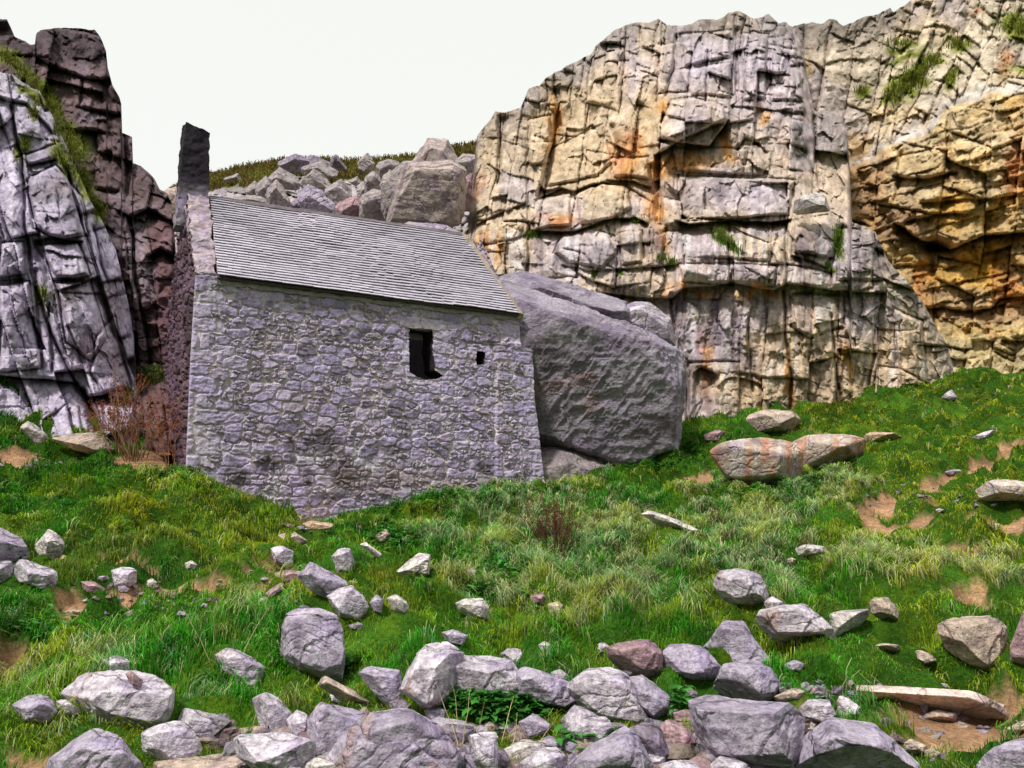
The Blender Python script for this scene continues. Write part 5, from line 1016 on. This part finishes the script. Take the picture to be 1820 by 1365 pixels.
def gcolor(q, rg, clump=1.3):
    x, y, qx, qy = q[:, 0], q[:, 1], q[:, 3], q[:, 4]
    a = fbm(x * clump, y * clump, o=3, seed=81); b = fbm(x * clump * .7, y * clump * .7, o=3, seed=82); c = fbm(x * 4, y * 4, o=2, seed=83)
    yl = blob(qx + a * 60, qy + b * 30, YEL)
    col = np.tile(G_GREEN, (len(q), 1)); col = mixc(col, sm(a, .0, .5) * .75, G_YEL); col = mixc(col, sm(-a, .15, .6) * .7, G_DARK); col = mixc(col, sm(b, .2, .6) * .6, G_OLIVE)
    col = mixc(col, yl * .7, G_YEL * [1.0, .9, 1]); col = mixc(col, sm(c, .2, .6) * .4, G_OLIVE); col = mixc(col, sm(qx, 1350, 1800) * .35 * sm(-qy, -1100, -900), G_YEL * [1, .85, 1])
    return col * rg.uniform(.6, 1.5, (len(q), 1))
q, rg = sample(430000, 1, 1.35)
dist = np.hypot(q[:, 0], q[:, 1]); hn = fbm(q[:, 0] * 1.6, q[:, 1] * 1.6, o=3, seed=84); hfac = .55 + .9 * sm(hn, -.4, .5)
right = sm(q[:, 3], 1450, 1700) * sm(-q[:, 4], -1150, -1000); wet = sm(dist, 5, 14)
h = rockfac(q[:, 0], q[:, 1]) * rg.uniform(.03, .085, len(q)) * hfac * (1 - .5 * right) * (1 + .3 * wet); w = np.maximum(.004, dist * .00085) * rg.uniform(.8, 1.3, len(q))
az = fbm(q[:, 0] * .8, q[:, 1] * .8, o=2, seed=85) * 5 + rg.normal(0, 1.0, len(q)); c = gcolor(q, rg); dr = blob(q[:, 3], q[:, 4], DRY)
tip = mixc(c * 1.3, (rg.random(len(q)) < .10 + .25 * dr), G_STRAW * .8)
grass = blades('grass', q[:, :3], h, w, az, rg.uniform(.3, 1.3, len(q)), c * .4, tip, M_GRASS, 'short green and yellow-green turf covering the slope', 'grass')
# tussocks: arching clumps
def tufts(N, seed, dry, nb, hr, straw, name, label, spread=.05, yl=0, blue=.15):
    q, rg = sample(N, seed, 1.35, dry); q = np.repeat(q, nb, 0); n = len(q); cid = np.repeat(np.arange(N), nb)
    a = rg.uniform(0, 2 * np.pi, n); r = spread * np.sqrt(rg.random(n)) * (1 + np.repeat(rg.random(N), nb)); flow = np.repeat(fbm(q[::nb, 0] * .5, q[::nb, 1] * .5, o=2, seed=86) * 3 - 1.6, nb)
    p = q[:, :3].copy(); p[:, 0] += np.cos(a) * r; p[:, 1] += np.sin(a) * r; p[:, 2] = gz(p[:, 0], p[:, 1]) - .01
    az = a * .6 + flow * .4 + rg.normal(0, .35, n); h = np.repeat(rg.uniform(*hr, N), nb) * rg.uniform(.55, 1.1, n) * rockfac(p[:, 0], p[:, 1]); dist = np.hypot(p[:, 0], p[:, 1]); w = np.maximum(.006, dist * .0012) * rg.uniform(.7, 1.3, n)
    c = gcolor(q, rg); k = rg.random(n) < straw; ks = np.repeat(rg.random(N), nb) < blue
    c = mixc(c, .6 * ks, G_BLUE); tp = mixc(c * 1.4, k * rg.uniform(.5, 1, n), G_STRAW * rg.uniform(.6, 1.15, (n, 1))); c0 = mixc(c * .45, k * .45, G_STRAW * .6)
    return blades(name, p, h, w, az, rg.uniform(.5, 1.5, n), c0, tp, M_GRASS, label, 'grass')
tufts(2400, 11, lambda x, y: blob(x, y, DRY) * (.4 + 1.2 * sm(fbm(x / 50, y / 22, o=2, seed=88), -.3, .3)), 34, (.10, .22), .5, 'long_grass', 'long arching straw-tipped grass on the middle and right slope', .06, blue=.4)
tufts(2400, 12, lambda x, y: .35 + .65 * sm(fbm(x / 80, y / 40, o=2, seed=87), 0, .4), 26, (.07, .17), .12, 'tussock_grass', 'darker green tussocks scattered over the whole slope', .06, blue=.05)
tufts(420, 13, lambda x, y: blob(x, y, [(150, 1180, 260, 50), (900, 1260, 200, 30), (60, 1280, 120, 50), (400, 1200, 160, 50), (1380, 1160, 60, 30), (1600, 1250, 100, 14), (420, 1100, 80, 30), (820, 895, 170, 10), (300, 860, 120, 20)]), 30, (.12, .24), .25, 'tall_grass', 'taller loose grass around the lower boulders', .07)
# broad-leaved plants low between the boulders
def leaves(name, spots, label, size, n, ch, col):
    rg = np.random.default_rng(21); V_ = []; Fc = []; C_ = []; o = 0
    for sx, sy, rx, ry, k in spots:
        for i in range(k):
            x, y = sx + rg.normal() * rx * .5, sy + rg.normal() * ry * .5; Yg = ghit(x, min(y, 1480)); p = P(x, y, Yg) + np.array([0, 0, rg.uniform(0, ch)]); a = rg.uniform(0, 6.28); s = size * rg.uniform(.6, 1.3)
            d = np.array([math.cos(a), math.sin(a), rg.uniform(-.2, .5)]); e = np.array([-math.sin(a), math.cos(a), rg.uniform(-.3, .3)])
            v = [p, p + d * s * .35 + e * s * .28, p + d * s * .35 + [0, 0, -.06 * s], p + d * s * .35 - e * s * .28, p + d * s * .8 + e * s * .18, p + d * s * .8 + [0, 0, -.1 * s], p + d * s * .8 - e * s * .18, p + d * s * 1.1 + [0, 0, -.2 * s]]
            V_ += v; Fc += [[o, o + 1, o + 2, o + 2], [o, o + 2, o + 3, o + 3], [o + 1, o + 4, o + 5, o + 2], [o + 2, o + 5, o + 6, o + 3]]; C_ += [np.array(col) * rg.uniform(.5, 1.6)] * 8; o += 8
    F4 = np.array(Fc); tri = np.array([[a, b, c] for a, b, c, d in F4 if c == d] + [[8 * i + 4, 8 * i + 7, 8 * i + 5] for i in range(o // 8)] + [[8 * i + 5, 8 * i + 7, 8 * i + 6] for i in range(o // 8)])
    ob = mesh(name, np.array(V_), [F4[F4[:, 2] != F4[:, 3]], tri], M_LEAF, np.array(C_), smooth=False); tag(ob, label, 'plants', None, 'stuff'); return ob
leaves('ground_cover', [(870, 1265, 70, 22, 700), (900, 1285, 50, 20, 300), (1065, 1345, 30, 20, 60), (700, 950, 50, 26, 420), (1215, 795, 50, 30, 420), (600, 1190, 40, 14, 120), (1330, 880, 100, 20, 250), (80, 1120, 50, 20, 100), (880, 1060, 60, 30, 260), (1020, 1340, 30, 12, 60), (1170, 830, 60, 14, 200), (1410, 860, 60, 14, 200), (1210, 1260, 20, 12, 60), (740, 900, 70, 12, 250), (900, 1000, 80, 30, 260), (820, 884, 130, 8, 380), (640, 900, 90, 8, 160), (1010, 872, 60, 10, 160), (300, 850, 90, 12, 150)], 'low broad-leaved green plants between boulders and at the cliff foot', .07, 1, .12, (.05, .20, .03))
# grass on ledges of the cliffs and on the hill
def ledge(spots, dfun, n, hr, name, label, c, off=.05):
    rg = np.random.default_rng(31); P_ = []
    for s in spots:
        x, y, rx, ry = s[:4]; a = math.radians(s[4]) if len(s) > 4 else 0; k = int(n * rx * ry / 300) + 12
        u, v = rg.normal(size=k) * rx * .55, rg.normal(size=k) * ry * .55; P_.append(np.c_[x + u * math.cos(a) - v * math.sin(a), y + u * math.sin(a) + v * math.cos(a)])
    P_ = np.concatenate(P_); D = dfun(P_[:, 0], P_[:, 1]) - off; p = P(P_[:, 0], P_[:, 1], D); m = len(p); col = np.array(c) * rg.uniform(.6, 1.5, (m, 1))
    return blades(name, p, rg.uniform(*hr, m), D * .0012 * rg.uniform(.8, 1.3, m), rg.normal(-1.57, 1.0, m), rg.uniform(.5, 1.4, m), col * .6, mixc(col * 1.3, rg.random(m) < .3, (.35, .33, .12)), M_GRASS, label, 'grass')
ledge([(1292, 432, 30, 8, 35), (1490, 430, 7, 22), (1134, 393, 12, 5), (1470, 478, 5, 6), (1282, 416, 8, 6), (1104, 573, 6, 5), (955, 420, 8, 4), (1195, 470, 8, 7), (1055, 490, 4, 8), (1175, 462, 10, 4), (940, 420, 10, 4)], d1, 330, (.10, .22), 'ledge_grass', 'bright green grass tufts on ledges of the tall pale cliff', (.11, .20, .02))
ledge([(1820, 45, 40, 20), (1700, 80, 20, 9), (1600, 80, 22, 7), (1620, 145, 16, 30, 40), (1580, 175, 12, 8), (1640, 130, 10, 36, 40), (1530, 165, 12, 7), (1590, 165, 7, 22), (1660, 110, 12, 9), (1690, 140, 8, 16, 30)], d2, 160, (.15, .3), 'ledge_grass', 'yellow-green grass tufts high on the right-hand cliff', (.18, .22, .02))
ledge([(20, 110, 34, 9, 30), (60, 148, 30, 8, 40), (95, 195, 26, 9, 55), (130, 262, 12, 26, -25), (150, 330, 10, 30, -20), (172, 375, 14, 14), (180, 430, 7, 26, -10)], lambda x, y: d5(x, y) - .45, 300, (.06, .16), 'ledge_grass', 'grass strip between the pale slabs and the dark crag', (.15, .18, .02))
ledge([(60, 200, 8, 12), (75, 525, 9, 16), (45, 260, 8, 8), (228, 700, 6, 10), (118, 300, 7, 20, -20), (105, 235, 8, 12)], d4, 200, (.06, .16), 'ledge_grass', 'grass growing in clefts of the pale leaning slabs', (.12, .16, .02))
ledge([(270, 672, 26, 8)], d5, 500, (.1, .25), 'ledge_grass', 'dark grass shelf in the gap left of the chapel', (.06, .10, .02), .4)
rg = np.random.default_rng(8); hx = rg.uniform(300, 850, 26000); ty = interp(T3, hx); hy = ty + rg.random(26000) ** 1.3 * (430 - ty); kk_ = rg.random(26000) > hmask(hx, hy) * 1.3; hx, hy = hx[kk_], hy[kk_]; D = d3(hx, hy) - .05; p = P(hx, hy, D); m_ = len(p)
hc = mixc(np.tile([.13, .10, .02], (m_, 1)), sm(fbm(hx / 20, hy / 9, o=3, seed=5), 0, .4), (.17, .17, .03)) * rg.uniform(.5, 1.5, (m_, 1))
blades('hill_grass', p, rg.uniform(.15, .4, m_), D * .0016, rg.uniform(0, 6.28, m_), rg.uniform(.4, 1.2, m_), hc * .6, hc * 1.3, M_GRASS, 'brown rough grass covering the hillside behind the roof', 'grass')

# ------------------------------------------------------------------ shrubs and stalks
def tubes(paths, r0, sides=4):
    V_ = []; Fc = []; o = 0
    for pts_, r in paths:
        pts_ = np.array(pts_); n = len(pts_)
        for i, c in enumerate(pts_):
            rr = r * (1 - .7 * i / (n - 1)); 
            for k in range(sides): a = 2 * math.pi * k / sides; V_.append(c + np.array([math.cos(a) * rr, math.sin(a) * rr, 0]))
        for i in range(n - 1):
            for k in range(sides): Fc.append([o + i * sides + k, o + i * sides + (k + 1) % sides, o + (i + 1) * sides + (k + 1) % sides, o + (i + 1) * sides + k])
        o += n * sides
    return np.array(V_), np.array(Fc)
def shrub(x, y, n, H_, spread, label, cstem, cleaf, name='dead_shrub', cat='shrub', nleaf=14, ls=.02, Y=None, br=2, r=.006):
    rg = np.random.default_rng(int(x * 7 + y)); Yg = Y or ghit(x, y); base = P(x, y, Yg); base[2] -= .03; root = empty(name, tuple(base)); tag(root, label, cat)
    S_ = []; T_ = []
    def grow(p, d, L, r, lev):
        pts_ = [p]; 
        for i in range(5): d = d + rg.normal(0, .10, 3); d /= np.linalg.norm(d); p = p + d * L / 5; pts_.append(p)
        S_.append((pts_, r)); T_.extend([(q, d) for q in pts_[2:]])
        if lev > 0:
            for k in range(3): grow(pts_[rg.integers(2, 5)], d + rg.normal(0, .5, 3), L * .5, r * .6, lev - 1)
    for i in range(n):
        a = rg.uniform(0, 6.28); o_ = spread * .4 * rg.random(); grow(np.array([math.cos(a) * o_, math.sin(a) * o_, 0]), np.array([math.cos(a) * spread / H_ * rg.random(), math.sin(a) * spread / H_ * rg.random(), 1.0]), H_ * rg.uniform(.6, 1.05), r, br)
    v, f = tubes(S_, 1); mesh('stems', v, f, M_TWIG, np.tile(cstem, (len(v), 1)) * rg.uniform(.7, 1.3, (len(v), 1)), root)
    V_ = []; Fc = []; C_ = []
    for p, d in T_:
        for k in range(nleaf):
            c = p + rg.normal(0, .018, 3); u = rg.normal(size=3); u /= np.linalg.norm(u); w = np.cross(u, rg.normal(size=3)); w /= np.linalg.norm(w); s = ls * rg.uniform(.5, 1.4); o = len(V_)
            V_ += [c, c + u * s + w * s * .4, c + u * s * 2, c + u * s - w * s * .4]; Fc.append([o, o + 1, o + 2, o + 3]); C_ += [np.array(cleaf) * rg.uniform(.5, 1.6)] * 4
    if Fc: mesh('seed_heads', np.array(V_), np.array(Fc), M_LEAF, np.array(C_), root, smooth=False)['kind'] = 'stuff'
    return root
shrub(985, 975, 34, .62, .55, 'dark red-brown dead plant clump in the middle of the long grass', (.10, .04, .03), (.13, .035, .025), nleaf=5, ls=.012, br=1)
shrub(238, 818, 26, 1.2, .85, 'bare reddish shrub in the gap left of the chapel corner', (.30, .18, .10), (.24, .06, .03), nleaf=3, ls=.02, br=2, r=.012)
shrub(303, 838, 4, .9, .3, 'thin reddish stalks against the dark gable wall', (.32, .16, .08), (.30, .07, .03), name='dry_stalks', cat='stalks', nleaf=2, ls=.02, br=1)
for x, y, hh, lb in [(790, 935, .42, 'brown seed stalks in the grass just below the chapel wall'), (1270, 930, .4, 'rusty seed stalks right of the long flat slab'), (1475, 1120, .34, 'dark seed stalks behind the pale L-shaped stone'), (1430, 990, .35, 'single dark seed stalk in front of the flat white stone'), (1098, 985, .3, 'small brown seed stalks right of the dead plant clump'), (905, 960, .3, 'brown seed stalks left of the dead plant clump')]:
    shrub(x, y, 5, hh, .14, lb, (.14, .07, .04), (.17, .06, .03), name='seed_stalks', cat='stalks', nleaf=5, ls=.011, br=0)
for x, y, hh, lb in [(405, 1165, .45, 'pale dry grass stems rising above the two-humped boulder'), (820, 1335, .45, 'single tall straw stem crossing the biggest boulder group'), (70, 1210, .3, 'pale branching dry stems at the left edge'), (905, 1330, .3, 'pale dry stem among the broad-leaved plants')]:
    shrub(x, y, 4, hh, .35, lb, (.52, .45, .22), (.5, .42, .2), name='dry_stalks', cat='stalks', nleaf=0, br=0, r=.0035)
